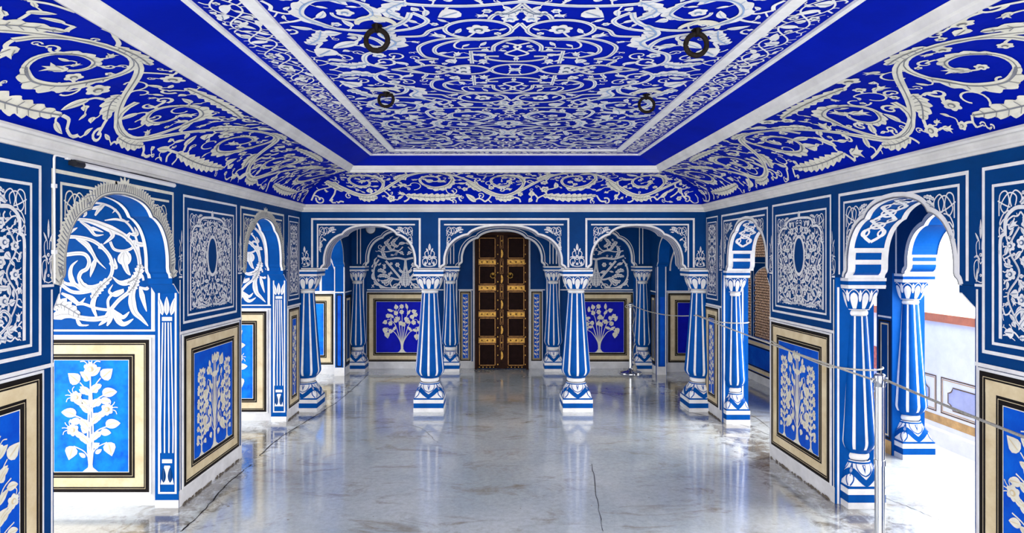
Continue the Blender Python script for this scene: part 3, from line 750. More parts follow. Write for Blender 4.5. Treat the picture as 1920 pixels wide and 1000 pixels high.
# blind arcade and rear wall of the alcove, with the double door
f_bl = f_face(YB); f_bw = f_face(YBW)
COLB = [-1.907, -.600, .838, 2.094]
B_OPS = [((a + b) / 2, (b - a) / 2 - .13, a + .10, b - .10, ZS, 1.955 - ZS) for a, b in zip(COLB, COLB[1:])]
mb = MB(); wall_mesh(mb, f_bl, XL - .02, XR + .02, 2.15, .14, B_OPS, low=0)
mb.box(XL - .05, XR + .05, YBW, YBW + .12, 0, 2.3, 'wall_blue')
wall_back = mb.build('wall_back'); tag(wall_back, 'rear wall of the alcove with blind arches and a double door', 'wall', kind='structure')
for i, (c, hw, a, b, zs, rise) in enumerate(B_OPS):
    mb = MB(); p = Paint(mb, f_bl, base=.0014)
    ar = arch(c, hw, zs, rise)
    p.stroke(ar, lambda t: (.028, 0)); p.stroke([(c + (x - c) * 1.10, ZS + (y - ZS) * 1.10) for x, y in ar], .010)
    for x in (a - .02, b + .008): p.rect(x, .0, x + .012, ZS)
    for x in (a - .10, a - .055, b + .055, b + .10): p.rect(x - .006, ZS + .03, x + .006, 2.1)
    mb.build('arch_surround', wall_back)
    if i != 1:
        mb = MB(); ins_ = in_arch(c, hw * .93, zs, rise * .93)
        p = Paint(mb, f_bw, lambda u, v, ins_=ins_, c=c, hw=hw: 1.14 < v and c - .02 < u < c + hw * .93 and not ins_(u, v), base=.002, sym=[lambda u, v: (u, v), lambda u, v, c=c: (2 * c - u, v)], g=.03)
        T = lambda x, y, c=c: (c + x * .00185, 1.125 + y * .00185)
        V = lambda *q, w: p.vine([T(*t) for t in q], w)
        V((0, 232), (10, 150), (36, 70), w=.026); V((14, 84), (60, 78), (112, 92), w=.024); V((36, 86), (90, 150), (152, 222), w=.030)
        V((36, 70), (58, 36), (96, 12), w=.022); V((96, 12), (118, 50), (96, 84), w=.018); p.stroke(ell(T(66, 26), .05, .034, n=20), .012)
        V((0, 232), (60, 244), (140, 238), (215, 262), w=.026); V((12, 270), (80, 300), (150, 292), (210, 300), w=.016); V((20, 330), (60, 300), (140, 330), w=.016)
        V((60, 10), (150, 14), (215, 50), (244, 110), (236, 180), (205, 232), w=.022)
        for a, b, c_ in (((228, 70), (256, 96), (252, 132)), ((240, 130), (262, 160), (246, 200)), ((190, 34), (228, 44), (244, 70)), ((225, 180), (240, 220), (218, 250)), ((140, 14), (184, 12), (206, 34))): p.flame([T(*a), T(*b), T(*c_)], .034)
        for a, b, c_ in (((150, 240), (176, 290), (160, 340)), ((120, 92), (170, 110), (216, 100)), ((110, 92), (150, 60), (190, 70)), ((150, 130), (190, 150), (214, 140)), ((0, 20), (4, 80), (0, 140)), ((20, 30), (24, 80), (10, 130)), ((60, 330), (100, 360), (60, 400)), ((120, 330), (150, 360), (120, 390))): p.acanthus([T(*a), T(*b), T(*c_)], .062, 5)
        p.flower(*T(62, 192), .034, 6); p.flower(*T(110, 200), .022, 5); p.flower(*T(30, 285), .026, 6)
        p.stroke(spiral(T(150, 50), .055, 0, 1.3, 1, .3, 24), .014); p.stroke(spiral(T(105, 330), .06, 1, 1.3, -1, .3, 24), .014)
        p.fill((c, 1.14, c + hw, 2.0), [(.08, .045), (.05, .034)], 4 + i, 300, 'lltb', sw=.12)
        mb.build('lunette_scrollwork', wall_back)
mb = MB(); p = Paint(mb, f_bw, base=.002)
for a, b in ((-1.80, -.70), (.94, 1.99), (-.50, -.29), (.50, .74)):
    p.rect(a, 0, b, .10, 'plaster'); p.rect(a, 1.115, b, 1.13)
for x in (-.292, .498): p.rect(x, 0, x + .03, 1.975)
p.rect(-.292, 1.945, .528, 1.975)
p.stroke(ell((.105, 1.99), .02, .02, n=12), .007)
mb.build('door_frame_paint', wall_back)

# double door
door = thing('door_1', 'dark carved double door with brass straps in the far alcove', 'door', (.117, 8.70, 0), kind='structure')
DX0, DX1, DH = -.262, .498, 1.94
mb = MB(); mb.box(DX0, DX0 + .03, 8.66, 8.745, 0, DH, 'wood_stile'); mb.box(DX1 - .03, DX1, 8.66, 8.745, 0, DH, 'wood_stile'); mb.box(DX0, DX1, 8.66, 8.745, DH - .04, DH, 'wood_stile')
mb.build('door_jamb', door)
mid = (DX0 + DX1) / 2
SZ = [1.52, 1.153, .78, .41]
for sgn, (x0, x1) in ((-1, (DX0 + .03, mid - .002)), (1, (mid + .002, DX1 - .03))):
    mb = MB(); mb.box(x0, x1, 8.70, 8.74, .012, DH - .042, 'wood')
    lo, hi = (x0, x1) if sgn < 0 else (x0, x1)
    a, b = (x0 + .03, x1 - .085) if sgn < 0 else (x0 + .085, x1 - .03)
    for u, v in ((x0, a), (b, x1)): mb.box(u, v, 8.685, 8.70, .012, DH - .042, 'wood_stile')
    ed = [.05, *[z for s_ in reversed(SZ) for z in (s_ - .05, s_ + .05)], DH - .075]
    for z0, z1 in zip(ed[::2], ed[1::2]):
        for u0, u1, v0, v1 in ((a, a + .012, z0, z1), (b - .012, b, z0, z1), (a, b, z0, z0 + .012), (a, b, z1 - .012, z1)): mb.box(u0, u1, 8.688, 8.70, v0, v1, 'brass_dark')
    lf = mb.build('door_leaf', door)
    for z in SZ:
        mb = MB(); mb.box(a - .008, b + .008, 8.682, 8.70, z - .042, z + .042, 'brass_dark'); mb.box(a - .002, b + .002, 8.676, 8.684, z - .026, z + .026, 'brass')
        for k_ in range(3):
            u = a + (b - a) * (k_ + .5) / 3; mb.lathe([(.013, 0), (.011, .006), (.004, .010)], 'brass_dark', n=10)
            for i in range(len(mb.v) - 30, len(mb.v)): x_, y_, z_ = mb.v[i]; 
            # studs turned to face the hall
            st = len(mb.v) - 50
            for i in range(st, len(mb.v)):
                x_, y_, z_ = mb.v[i]; mb.v[i] = (u + x_, 8.676 - z_, z + y_)
        mb.build('strap', lf)
    u = b - .035 if sgn < 0 else a + .035
    mb = MB(); mb.tube([(u + .036 * math.cos(t), 8.672, 1.33 + .036 * math.sin(t)) for t in (2 * PI * i / 20 for i in range(20))], .009, 'brass', 6, True)
    mb.lathe([(.024, 0), (.022, .01), (.01, .018)], 'brass', n=14)
    for i in range(len(mb.v) - 70, len(mb.v)):
        x_, y_, z_ = mb.v[i]; mb.v[i] = (u + x_, 8.70 - z_, 1.35 + y_)
    mb.build('door_knocker', lf)
    mb = MB(); R = random.Random(3)
    xs = mid - .055 if sgn < 0 else DX1 - .045
    for i in range(15):
        z = .07 + i * .13
        mb.box(xs - .006, xs + .006, 8.678, 8.686, z - .008, z + .008, 'brass')
    for i in range(6): mb.box(x0 + .03 + i * .05, x0 + .042 + i * .05, 8.692, 8.70, .022, .034, 'brass')
    mb.build('door_studs', lf)
mb = MB(); mb.box(mid - .03, mid + .03, 8.672, 8.70, .012, DH - .042, 'wood_stile')
p = Paint(mb, f_face(8.672), col='brass', vein='brass_dark', base=.002)
for i in range(5):
    z = .2 + i * .36
    p.acanthus([(mid - .004, z - .06), (mid + .006, z), (mid - .004, z + .06)], .035, 6)
    p.frame(mid - .024, z + .075, mid + .024, z + .285, .005, 'brass_dark'); p.stroke(ell((mid, z + .18), .016, .09, n=20), .005, 'brass_dark'); p.flower(mid, z + .18, .012, 4)
mb.build('cover_strip', door)

# side walls of the alcove, end walls and ceilings of the verandas
mb = MB(); f_as = lambda u, v, o=0: (2.20 - o, u, v)
wall_mesh(mb, f_as, D + TF, YB, 2.14, .14, [(7.42, .80, 6.58, 8.28, ZS, .50)], low=0)
w_ = mb.build('wall_alcove_right'); tag(w_, 'right side wall of the alcove with an arched opening', 'wall', kind='structure')
mb = MB(); p = Paint(mb, f_as, base=.0014); p.stroke(arch(7.42, .80, ZS, .5), lambda t: (.03, 0)); p.rect(8.30, 0, YB - .02, .11, 'plaster'); p.rect(8.285, .11, 8.30, 1.45); p.rect(8.30, 1.11, YB, 1.125)
p.frame(8.33, .13, 8.55, 1.07, .03, 'black'); p.frame(8.37, .17, 8.51, 1.03, .03, 'cream')
p = Paint(mb, lambda u, v, o=0: (u, 8.28 - o, v), base=.002); p.rect(2.21, 0, 2.225, 1.46); p.rect(2.32, 0, 2.335, 1.46); p.rect(2.205, 0, 2.335, .11, 'plaster'); p.rect(2.25, .12, 2.31, 1.05, 'dado_blue'); mb.build('arch_surround', w_)
mb = MB(); f_al = lambda u, v, o=0: (-1.99 + o, u, v)
wall_mesh(mb, f_al, D + TF, YB, 2.14, .14, [(7.38, .80, 6.58, 8.21, ZS, .50)], low=0)
w_ = mb.build('wall_alcove_left'); tag(w_, 'left side wall of the alcove with an arched opening', 'wall', kind='structure')
mb = MB(); p = Paint(mb, f_al, base=.0014); p.stroke(arch(7.38, .80, ZS, .5), lambda t: (.03, 0)); p.rect(8.22, 0, YB - .02, .11, 'plaster'); p.rect(8.213, .11, 8.23, 1.45); p.rect(8.22, 1.11, YB, 1.125)
p.frame(8.26, .13, 8.56, 1.07, .03, 'black'); p.frame(8.30, .17, 8.52, 1.03, .03, 'cream')
p = Paint(mb, lambda u, v, o=0: (u, 8.21 - o, v), base=.002); p.rect(-2.005, 0, -1.992, 1.46); p.rect(-2.13, 0, -2.118, 1.46); p.rect(-2.13, 0, -1.992, .11, 'plaster'); p.frame(-2.10, .12, -2.025, 1.09, .014, 'black'); p.rect(-2.086, .134, -2.039, 1.076, 'dado_blue'); p.rect(-2.13, 1.11, -1.992, 1.125); mb.build('arch_surround', w_)

def cross_wall(name, label, x0, x1, y0, y1, ztop=2.14):
    mb = MB(); mb.box(x0, x1, y0, y1, 0, ztop, 'pillar_blue')
    o = mb.build(name); return tag(o, label, 'wall', kind='structure')
def bay_paint(wl, f, x0, x1, c, hw, seed, scroll=True, bot=1.13):
    """white skirting and the arched scrollwork panel of a veranda bay"""
    mb = MB(); p = Paint(mb, f, base=.0014)
    p.rect(x0 + .002, 0, x1 - .002, .085, 'plaster')
    p.rect(x0 + .002, .085, x1 - .002, 1.078, 'plaster')
    p.rect(x0 + .002, 1.078, x1 - .002, 1.095); p.rect(x0 + .002, 1.118, x1 - .002, bot)
    for sg in (1, -1):
        p.rect(c + sg * hw - .012, bot, c + sg * hw + .012, ZS + .02)
    ar = arch(c, hw, ZS, .54); p.stroke(ar, .022); p.stroke(arch(c, hw * .84, ZS - .02, .50), .014)
    if scroll:
        ins_ = in_arch(c, hw * .80, ZS, .46)
        q = Paint(mb, f, lambda u, v: v > bot + .02 and abs(u - c) < hw * .94 and not in_arch(c, hw * .94, ZS, .48)(u, v), base=.002, col='white', vein='shade_line', g=.03)
        K = .001028                                # brushwork measured from the left hand bay
        T = lambda a: (c + (a[0] - 287) * K, 2.083 - a[1] * K)
        F = lambda w, *pts: q.flame([T(a) for a in pts], w * K * 1.1)
        Vn = lambda w, *pts: q.vine([T(a) for a in pts], w * K)
        Vn(22, (60, 372), (110, 352), (190, 350), (290, 375), (370, 440), (405, 510), (398, 590), (330, 660), (240, 692), (160, 692), (100, 655), (70, 620))
        Vn(24, (60, 560), (75, 480), (150, 455), (230, 455), (262, 495), (250, 545), (212, 570), (200, 610), (225, 650), (280, 662), (340, 645))
        q.acanthus([T(a) for a in ((280, 735), (310, 690), (350, 645), (405, 600))], .066, 7); F(44, (205, 610), (225, 655), (290, 672), (380, 620))
        F(30, (215, 682), (165, 635), (145, 580), (155, 530), (192, 495)); F(26, (240, 700), (180, 650), (120, 640), (70, 600))
        Vn(26, (380, 290), (480, 340), (540, 400), (572, 470), (580, 540)); F(42, (500, 345), (400, 300), (270, 250), (140, 234))
        q.acanthus([T(a) for a in ((500, 640), (560, 600), (580, 545), (585, 520))], .070, 6); q.acanthus([T(a) for a in ((510, 700), (545, 650), (570, 600))], .062, 6)
        F(44, (560, 620), (530, 720), (545, 810), (590, 860), (632, 905)); F(34, (570, 590), (500, 632), (450, 632), (408, 596))
        F(26, (300, 215), (330, 170), (390, 112), (440, 108)); F(22, (265, 172), (330, 160), (395, 112)); F(18, (262, 95), (330, 72), (400, 90)); F(20, (255, 130), (330, 125), (395, 105))
        F(22, (425, 100), (446, 150), (408, 200)); F(16, (400, 60), (440, 90), (452, 130)); F(14, (360, 245), (430, 238), (500, 252), (530, 232))
        Vn(17, (395, 378), (420, 425), (480, 436), (535, 414), (546, 368)); F(40, (485, 432), (478, 490), (500, 560), (522, 588)); F(34, (485, 432), (455, 490), (470, 520)); F(34, (485, 432), (512, 480), (506, 520))
        q.acanthus([T(a) for a in ((30, 790), (80, 770), (140, 800), (205, 840))], .105, 6); F(60, (30, 850), (110, 830), (200, 850))
        Vn(30, (150, 840), (220, 856), (300, 862), (385, 848)); Vn(17, (180, 770), (230, 768), (310, 795), (395, 806)); F(30, (90, 700), (150, 730), (200, 765), (240, 728))
        F(34, (400, 790), (370, 860), (322, 902)); F(32, (400, 790), (395, 860), (372, 908)); F(30, (405, 800), (470, 850), (515, 815)); F(34, (400, 810), (470, 892), (540, 860)); F(22, (180, 850), (210, 900), (262, 898))
        Vn(24, (400, 800), (450, 742), (510, 694), (560, 640)); Vn(17, (385, 800), (382, 742), (420, 700), (480, 680)); F(22, (480, 690), (430, 712), (388, 690), (412, 645))
        F(30, (310, 850), (286, 770), (320, 690), (395, 610)); Vn(18, (82, 660), (72, 730), (108, 790))
        F(20, (575, 660), (622, 672), (648, 630), (624, 578)); F(30, (580, 660), (600, 740), (622, 815)); F(26, (520, 330), (562, 330), (545, 285)); F(28, (540, 380), (600, 396), (616, 352)); F(24, (520, 320), (500, 360), (530, 390))
        F(24, (205, 250), (262, 290), (300, 336), (354, 334)); F(22, (262, 290), (300, 300), (352, 318)); q.flower(*T((336, 408)), .02, 5, ring=False)
        F(24, (190, 365), (262, 420), (302, 500), (270, 600)); F(20, (180, 360), (250, 390), (310, 490), (368, 548)); F(30, (300, 490), (285, 540), (270, 595))
        F(40, (60, 370), (110, 330), (160, 240)); F(34, (60, 360), (120, 330), (190, 290)); F(40, (110, 360), (90, 320), (95, 270)); F(30, (380, 290), (410, 340), (350, 395)); F(26, (390, 510), (430, 540), (420, 480))
        F(24, (100, 470), (85, 520), (92, 570)); F(22, (230, 180), (240, 205), (225, 225))
    return mb.build('lunette_scrollwork', wl)
f_ol = lambda u, v, o=0: (-3.05 + o, u, v)
mb = MB(); wall_mesh(mb, f_ol, -.5, 8.6, 2.14, .2, [(3.28, .50, 2.74, 3.84, ZS, .47), (5.10, .72, 4.30, 5.90, ZS, .47), (7.29, .80, 6.40, 8.20, ZS, .47)], low=0)
w_ = mb.build('wall_outer_left'); tag(w_, 'outer wall of the left veranda, open to daylight by three arches', 'wall', kind='structure')
wl1 = cross_wall('wall_west_near', 'sunlit blue and white cross wall behind the near left arch', -3.049, XL - TL, 3.94, 4.22)
bay_paint(wl1, f_face(3.94), -3.05, XL - TL, -2.57, .385, 21)
wl2 = cross_wall('wall_west_middle', 'sunlit cross wall behind the far left arch', -3.049, XL - TL, 5.97, 6.25)
bay_paint(wl2, f_face(5.97), -3.05, XL - TL, -2.57, .385, 22)
wl3 = cross_wall('wall_west_end', 'bright blue end wall seen through the left arch of the far arcade', -3.049, -2.13, 8.33, 8.6)
mb = MB(); p = Paint(mb, f_face(8.33), base=.0014); p.rect(-3.04, 0, -2.135, .12, 'plaster'); p.rect(-3.04, .12, -2.135, 1.10, 'plaster'); p.rect(-3.04, 1.10, -2.135, 1.13)
p.rect(-2.36, 1.13, -2.33, 1.9); p.stroke(ell((-2.90, 1.2), .78, .78, 0, 80, 30), .022); p.stroke(ell((-2.75, 1.45), .42, .55, 0, 90, 24), .03); p.rect(-2.16, 1.13, -2.14, 2.1); mb.build('painted_lines', wl3)
wl4 = cross_wall('wall_east_end', 'dark blue end wall of the right veranda', 2.34, 3.46, 8.50, 8.7)
mb = MB(); p = Paint(mb, f_face(8.50), base=.0014); p.rect(2.345, 0, 3.4, .12, 'plaster'); p.rect(2.345, 1.10, 3.4, 1.125); p.stroke(ell((3.0, 1.4), .55, .6, 90, 180, 24), .022); p.rect(2.70, 1.125, 2.72, 1.9); mb.build('painted_lines', wl4)
for nm, lb, x0, x1, y0, y1 in (('ceiling_west', 'plain ceiling of the left veranda', -3.1, XL - TL + .001, 1.2, 8.75), ('ceiling_east', 'plain ceiling of the right veranda', XR + TR - .001, 3.46, 1.2, 8.75), ('ceiling_alcove', 'dark blue ceiling of the far alcove', XL, XR, D + TF, 8.9)):
    mb = MB(); mb.box(x0, x1, y0, y1, 2.14, 2.2, 'wall_blue'); o = mb.build(nm); tag(o, lb, 'ceiling', kind='structure')

# painted colonettes on the jambs of the left piers
for wl, Yj, x0, x1 in ((wall_left, 3.898, XL - TL, XL), (wall_left, 5.93, XL - TL, XL)):
    mb = MB(); f = f_face(Yj); p = Paint(mb, f, base=.0012); w = x1 - x0; c = (x0 + x1) / 2
    p.rect(x0, 0, x1, .05, 'plaster'); p.rect(x0, 1.452, x1, 1.465)
    p.frame(x0 + .02, .09, x1 - .012, 1.40, .012)
    p.stroke([(c + w * .02, .15), (c + w * .02, .27)], lambda t: .085 - .05 * t, 'white'); p.leaf(c - .02, .16, PI / 2, .1, .03, k='wall_blue'); p.leaf(c + .022, .16, PI / 2, .1, .03, k='wall_blue')
    p.rect(c - .03, .285, c + .034, .31)
    for d in (-.034, -.012, .012, .034): p.stroke([(c + d * 1.15, .35), (c + d * 1.2, .5), (c + d * .75, 1.18)], .008)
    p.rect(c - .03, 1.19, c + .034, 1.215)
    for d in (-.026, 0, .028): p.leaf(c + d, 1.225, PI / 2 - d * 8, .12, .034)
    mb.build('painted_colonette', wl)
# jambs of the right piers: white edge lines
mb = MB()
for Yj in (3.965, 5.92):
    p = Paint(mb, f_face(Yj - .0), base=.0012); p.rect(XR + .012, .0, XR + .026, 1.40); p.rect(XR + .19, .0, XR + .204, 1.40)
mb.build('jamb_lines', wall_right)

# outer wall of the right veranda: arches to the terrace, then a lattice window
f_out = lambda u, v, o=0: (3.20 - o, u, v)
mb = MB(); wall_mesh(mb, f_out, 1.2, 6.9, 2.14, .26, [(2.35, .46, 1.85, 2.85, ZS, .45), (4.28, .50, 3.72, 4.92, ZS, .47), (5.55, .38, 5.12, 5.98, ZS, .45)], low=0)
wall_outer = mb.build('wall_outer_right'); tag(wall_outer, 'outer wall of the right veranda with open arches to the bright terrace', 'wall', kind='structure')
for c, hw, r_ in ((4.28, .50, .47), (5.55, .38, .45)):
    mb = MB(); ar = arch(c, hw, ZS, r_); p = Paint(mb, f_out, base=.0014); p.stroke(ar, lambda t: (.03, 0)); p.frame(c - hw - .1, ZS, c + hw + .1, 2.02, .018, sides='ltr')
    L = [0]
    for a, b in zip(ar, ar[1:]): L.append(L[-1] + math.hypot(b[0] - a[0], b[1] - a[1]))
    def gq(s_, w_, off):
        s_ = min(max(s_, 0), L[-1] - 1e-6); j = 0
        while L[j + 1] < s_: j += 1
        t = (s_ - L[j]) / (L[j + 1] - L[j]); x = ar[j][0] + (ar[j + 1][0] - ar[j][0]) * t; y = ar[j][1] + (ar[j + 1][1] - ar[j][1]) * t
        a = math.atan2(ar[j + 1][1] - ar[j][1], ar[j + 1][0] - ar[j][0]) - PI / 2
        return f_out(x + math.cos(a) * off, y + math.sin(a) * off, -w_)
    q = Paint(mb, gq, base=.004)
    for w0, w1 in ((0, .03), (.23, .26)): q.stroke([(L[-1] * i / 60, (w0 + w1) / 2) for i in range(61)], w1 - w0)
    for s0 in (0, L[-1] - .16):
        for a_, b_, m_, kk, lv in ((0, .16, .26, 'white', 0), (.02, .05, .18, 'pillar_blue', 3), (.075, .14, .18, 'pillar_blue', 3)):
            q.stroke([(s0 + a_ + (b_ - a_) * i / 12, .13) for i in range(13)], m_, kk, lv)
    mb.build('arch_surround', wall_outer)
mb = MB(); p = Paint(mb, f_out, base=.0014); p.frame(4.94, .12, 5.09, 1.08, .014, 'black'); p.frame(4.965, .145, 5.065, 1.055, .012, 'cream'); p.rect(4.93, 1.10, 5.1, 1.115); p.rect(4.93, .0, 5.1, .11, 'ochre'); mb.build('pier_lining', wall_outer)
LX = 3.36
mb = MB(); mb.box(LX, LX + .1, 6.9, 8.5, 0, .56, 'dado_blue'); mb.box(LX, LX + .1, 6.9, 8.5, 1.93, 2.14, 'wall_blue'); mb.box(LX, LX + .1, 6.9, 7.0, .56, 1.93, 'wall_blue'); mb.box(LX, LX + .1, 8.38, 8.5, .56, 1.93, 'wall_blue'); mb.box(3.2, LX + .1, 6.86, 6.9, 0, 2.14, 'wall_blue')
w_ = mb.build('wall_east'); tag(w_, 'right veranda wall beneath and around the lattice window', 'wall', kind='structure')
mb = MB(); p = Paint(mb, f_x(LX, -1), base=.0015); p.rect(6.91, 0, 8.49, .1, 'plaster'); p.frame(6.95, .10, 8.45, .535, .018, 'black'); p.frame(6.975, .125, 8.43, .51, .05, 'cream'); p.frame(7.03, .18, 8.37, .455, .014, 'black'); p.rect(6.91, .54, 8.49, .56); mb.build('dado_bands', w_)
win = thing('window_1', 'pierced lattice window screen at the end of the right veranda', 'window', (LX + .04, 7.69, .56), kind='structure')
mb = MB(); mb.box(LX + .02, LX + .08, 7.0, 8.38, 1.51, 1.59, 'wall_blue')
for y in (7.0, 7.97, 8.32): mb.box(LX + .02, LX + .08, y, y + .065, .56, 1.93, 'wall_blue')
for y0, y1 in ((7.065, 7.97), (8.035, 8.32)):
    c_, rx = (y0 + y1) / 2, (y1 - y0) / 2
    for a, b in zip(ell((c_, 1.26), rx, .22, 0, 180, 24), ell((c_, 1.26), rx, .22, 0, 180, 24)[1:]):
        mb.face([(LX + .022, a[0], a[1]), (LX + .022, b[0], b[1]), (LX + .022, b[0], 1.515), (LX + .022, a[0], 1.515)], 'wall_blue')
p = Paint(mb, f_x(LX + .02, -1), base=.0015); p.rect(7.0, 1.515, 8.38, 1.523)
for y in (7.06, 7.965, 8.04, 8.315): p.rect(y - .006, .56, y + .006, 1.50)
for c_, rx in ((7.517, .445), (8.178, .135)): p.stroke(ell((c_, 1.26), rx, .215, 0, 180, 24), .012)
mb.build('window_frame', win)
mb = MB()
def bar(y0, z0, y1, z1, w=.0065):
    l = math.hypot(y1 - y0, z1 - z0); ny, nz = -(z1 - z0) / l * w, (y1 - y0) / l * w
    A_ = [(LX + .035, y0 + ny, z0 + nz), (LX + .035, y1 + ny, z1 + nz), (LX + .035, y1 - ny, z1 - nz), (LX + .035, y0 - ny, z0 - nz)]
    B_ = [(LX + .060, b, c) for a, b, c in A_]
    mb.face(A_, 'lattice'); mb.face(B_, 'lattice'); mb.face([A_[0], A_[1], B_[1], B_[0]], 'lattice'); mb.face([A_[3], A_[2], B_[2], B_[3]], 'lattice')
for y0, y1, z0, z1 in ((7.06, 7.98, .56, 1.52), (8.03, 8.33, .56, 1.52), (7.06, 7.98, 1.58, 1.93), (8.03, 8.33, 1.58, 1.93)):
    st = .042; sl = 1.6
    n = int((y1 - y0 + (z1 - z0) / sl) / st) + 1
    for i in range(-n, n):
        for sg in (1, -1):
            ya = (y0 if sg > 0 else y1) + sg * i * st; yb = ya + sg * (z1 - z0) / sl; za, zb = z0, z1
            lo, hi = y0, y1
            if sg > 0:
                if ya > hi or yb < lo: continue
                if ya < lo: za += (lo - ya) * sl; ya = lo
                if yb > hi: zb -= (yb - hi) * sl; yb = hi
            else:
                if ya < lo or yb > hi: continue
                if ya > hi: za += (ya - hi) * sl; ya = hi
                if yb < lo: zb -= (lo - yb) * sl; yb = lo
            bar(ya, za, yb, zb)
mb.build('jali_lattice', win)

# terrace parapet beyond the right veranda
PX = 4.43
mb = MB(); mb.box(PX, PX + .14, .5, 10.5, -.27, .95, 'lime'); mb.box(PX - .07, PX, .5, 10.5, -.27, -.11, 'lime')
par = mb.build('parapet'); tag(par, 'pale terrace parapet outside the near right arch', 'parapet', kind='structure')
mb = MB(); mb.box(PX - .02, PX + .16, .5, 10.5, .95, 1.03, 'red_coping'); mb.build('coping', par)
mb = MB(); p = Paint(mb, f_x(PX, -1), base=.002)
p.rect(.6, -.06, 10.4, .02, 'ochre')
p.rect(7.0, .30, 7.25, .56, 'red_flowers', 3)
for k_ in range(14): p.flower(7.02 + (k_ % 4) * .065, .33 + (k_ // 4) * .06, .018, 5, k_, False)
for i in range(6):
    y0 = .05 + i * 1.52; y1 = y0 + 1.46
    p.frame(y0, .05, y1, .41, .012, 'brass_dark'); p.frame(y0 + .02, .07, y1 - .02, .39, .008, 'ochre')
    a_, b_, c_, d_ = y0 + .10, y1 - .10, .11, .33
    pl = [(a_, c_ + .06)] + [(a_ + .06 * math.sin(t), c_ + .06 * math.cos(t)) for t in (.3, .8, 1.3)] + [(a_ + .06, c_), (b_ - .06, c_)] + [(b_ - .06 * math.cos(t), c_ + .06 * math.sin(t)) for t in (.3, .8, 1.3)] + [(b_, c_ + .06), (b_, d_ - .06)] + [(b_ - .06 * math.sin(t), d_ - .06 * math.cos(t)) for t in (.3, .8, 1.3)] + [(b_ - .06, d_), (a_ + .06, d_)] + [(a_ + .06 * math.cos(t), d_ - .06 * math.sin(t)) for t in (.3, .8, 1.3)] + [(a_, d_ - .06)]
    p.poly(pl, 'lavender'); p.stroke(pl + pl[:1], .010, 'brass_dark', 2)
mb.build('painted_panels', par)

# ------------------------------------------------------------------ pillars
NF = 10
def se(t, e, r):
    """superellipse: e = 2 is a circle, large e is a square"""
    c, s_ = abs(math.cos(t)), abs(math.sin(t))
    return r / (c ** e + s_ ** e) ** (1 / e)
def bell_surf(th, v, off=0):
    """pedestal: square below, round above (v 0..1)"""
    e = 9 * (1 - v) ** 2 + 2; r = .150 * (1 - v) ** 1.25 + .098 * (1 - (1 - v) ** 1.25)
    r += .010 * math.sin(PI * v) + off; q = se(th, e, r)
    return (q * math.cos(th), q * math.sin(th), .137 + .150 * v)
def cap_surf(th, v, off=0):
    r = .094 + .046 * v ** .75 + .006 * math.sin(PI * v) + off; e = 2 + 1.6 * v
    q = se(th, e, r); return (q * math.cos(th), q * math.sin(th), 1.255 + .140 * v)
def shaft_r(z):
    t = (z - .343) / (1.216 - .343)
    if t < .085: return .100 + (.150 - .100) * math.sin(PI / 2 * t / .085) ** .8
    return .150 - (.150 - .084) * ((t - .085) / .915) ** .92
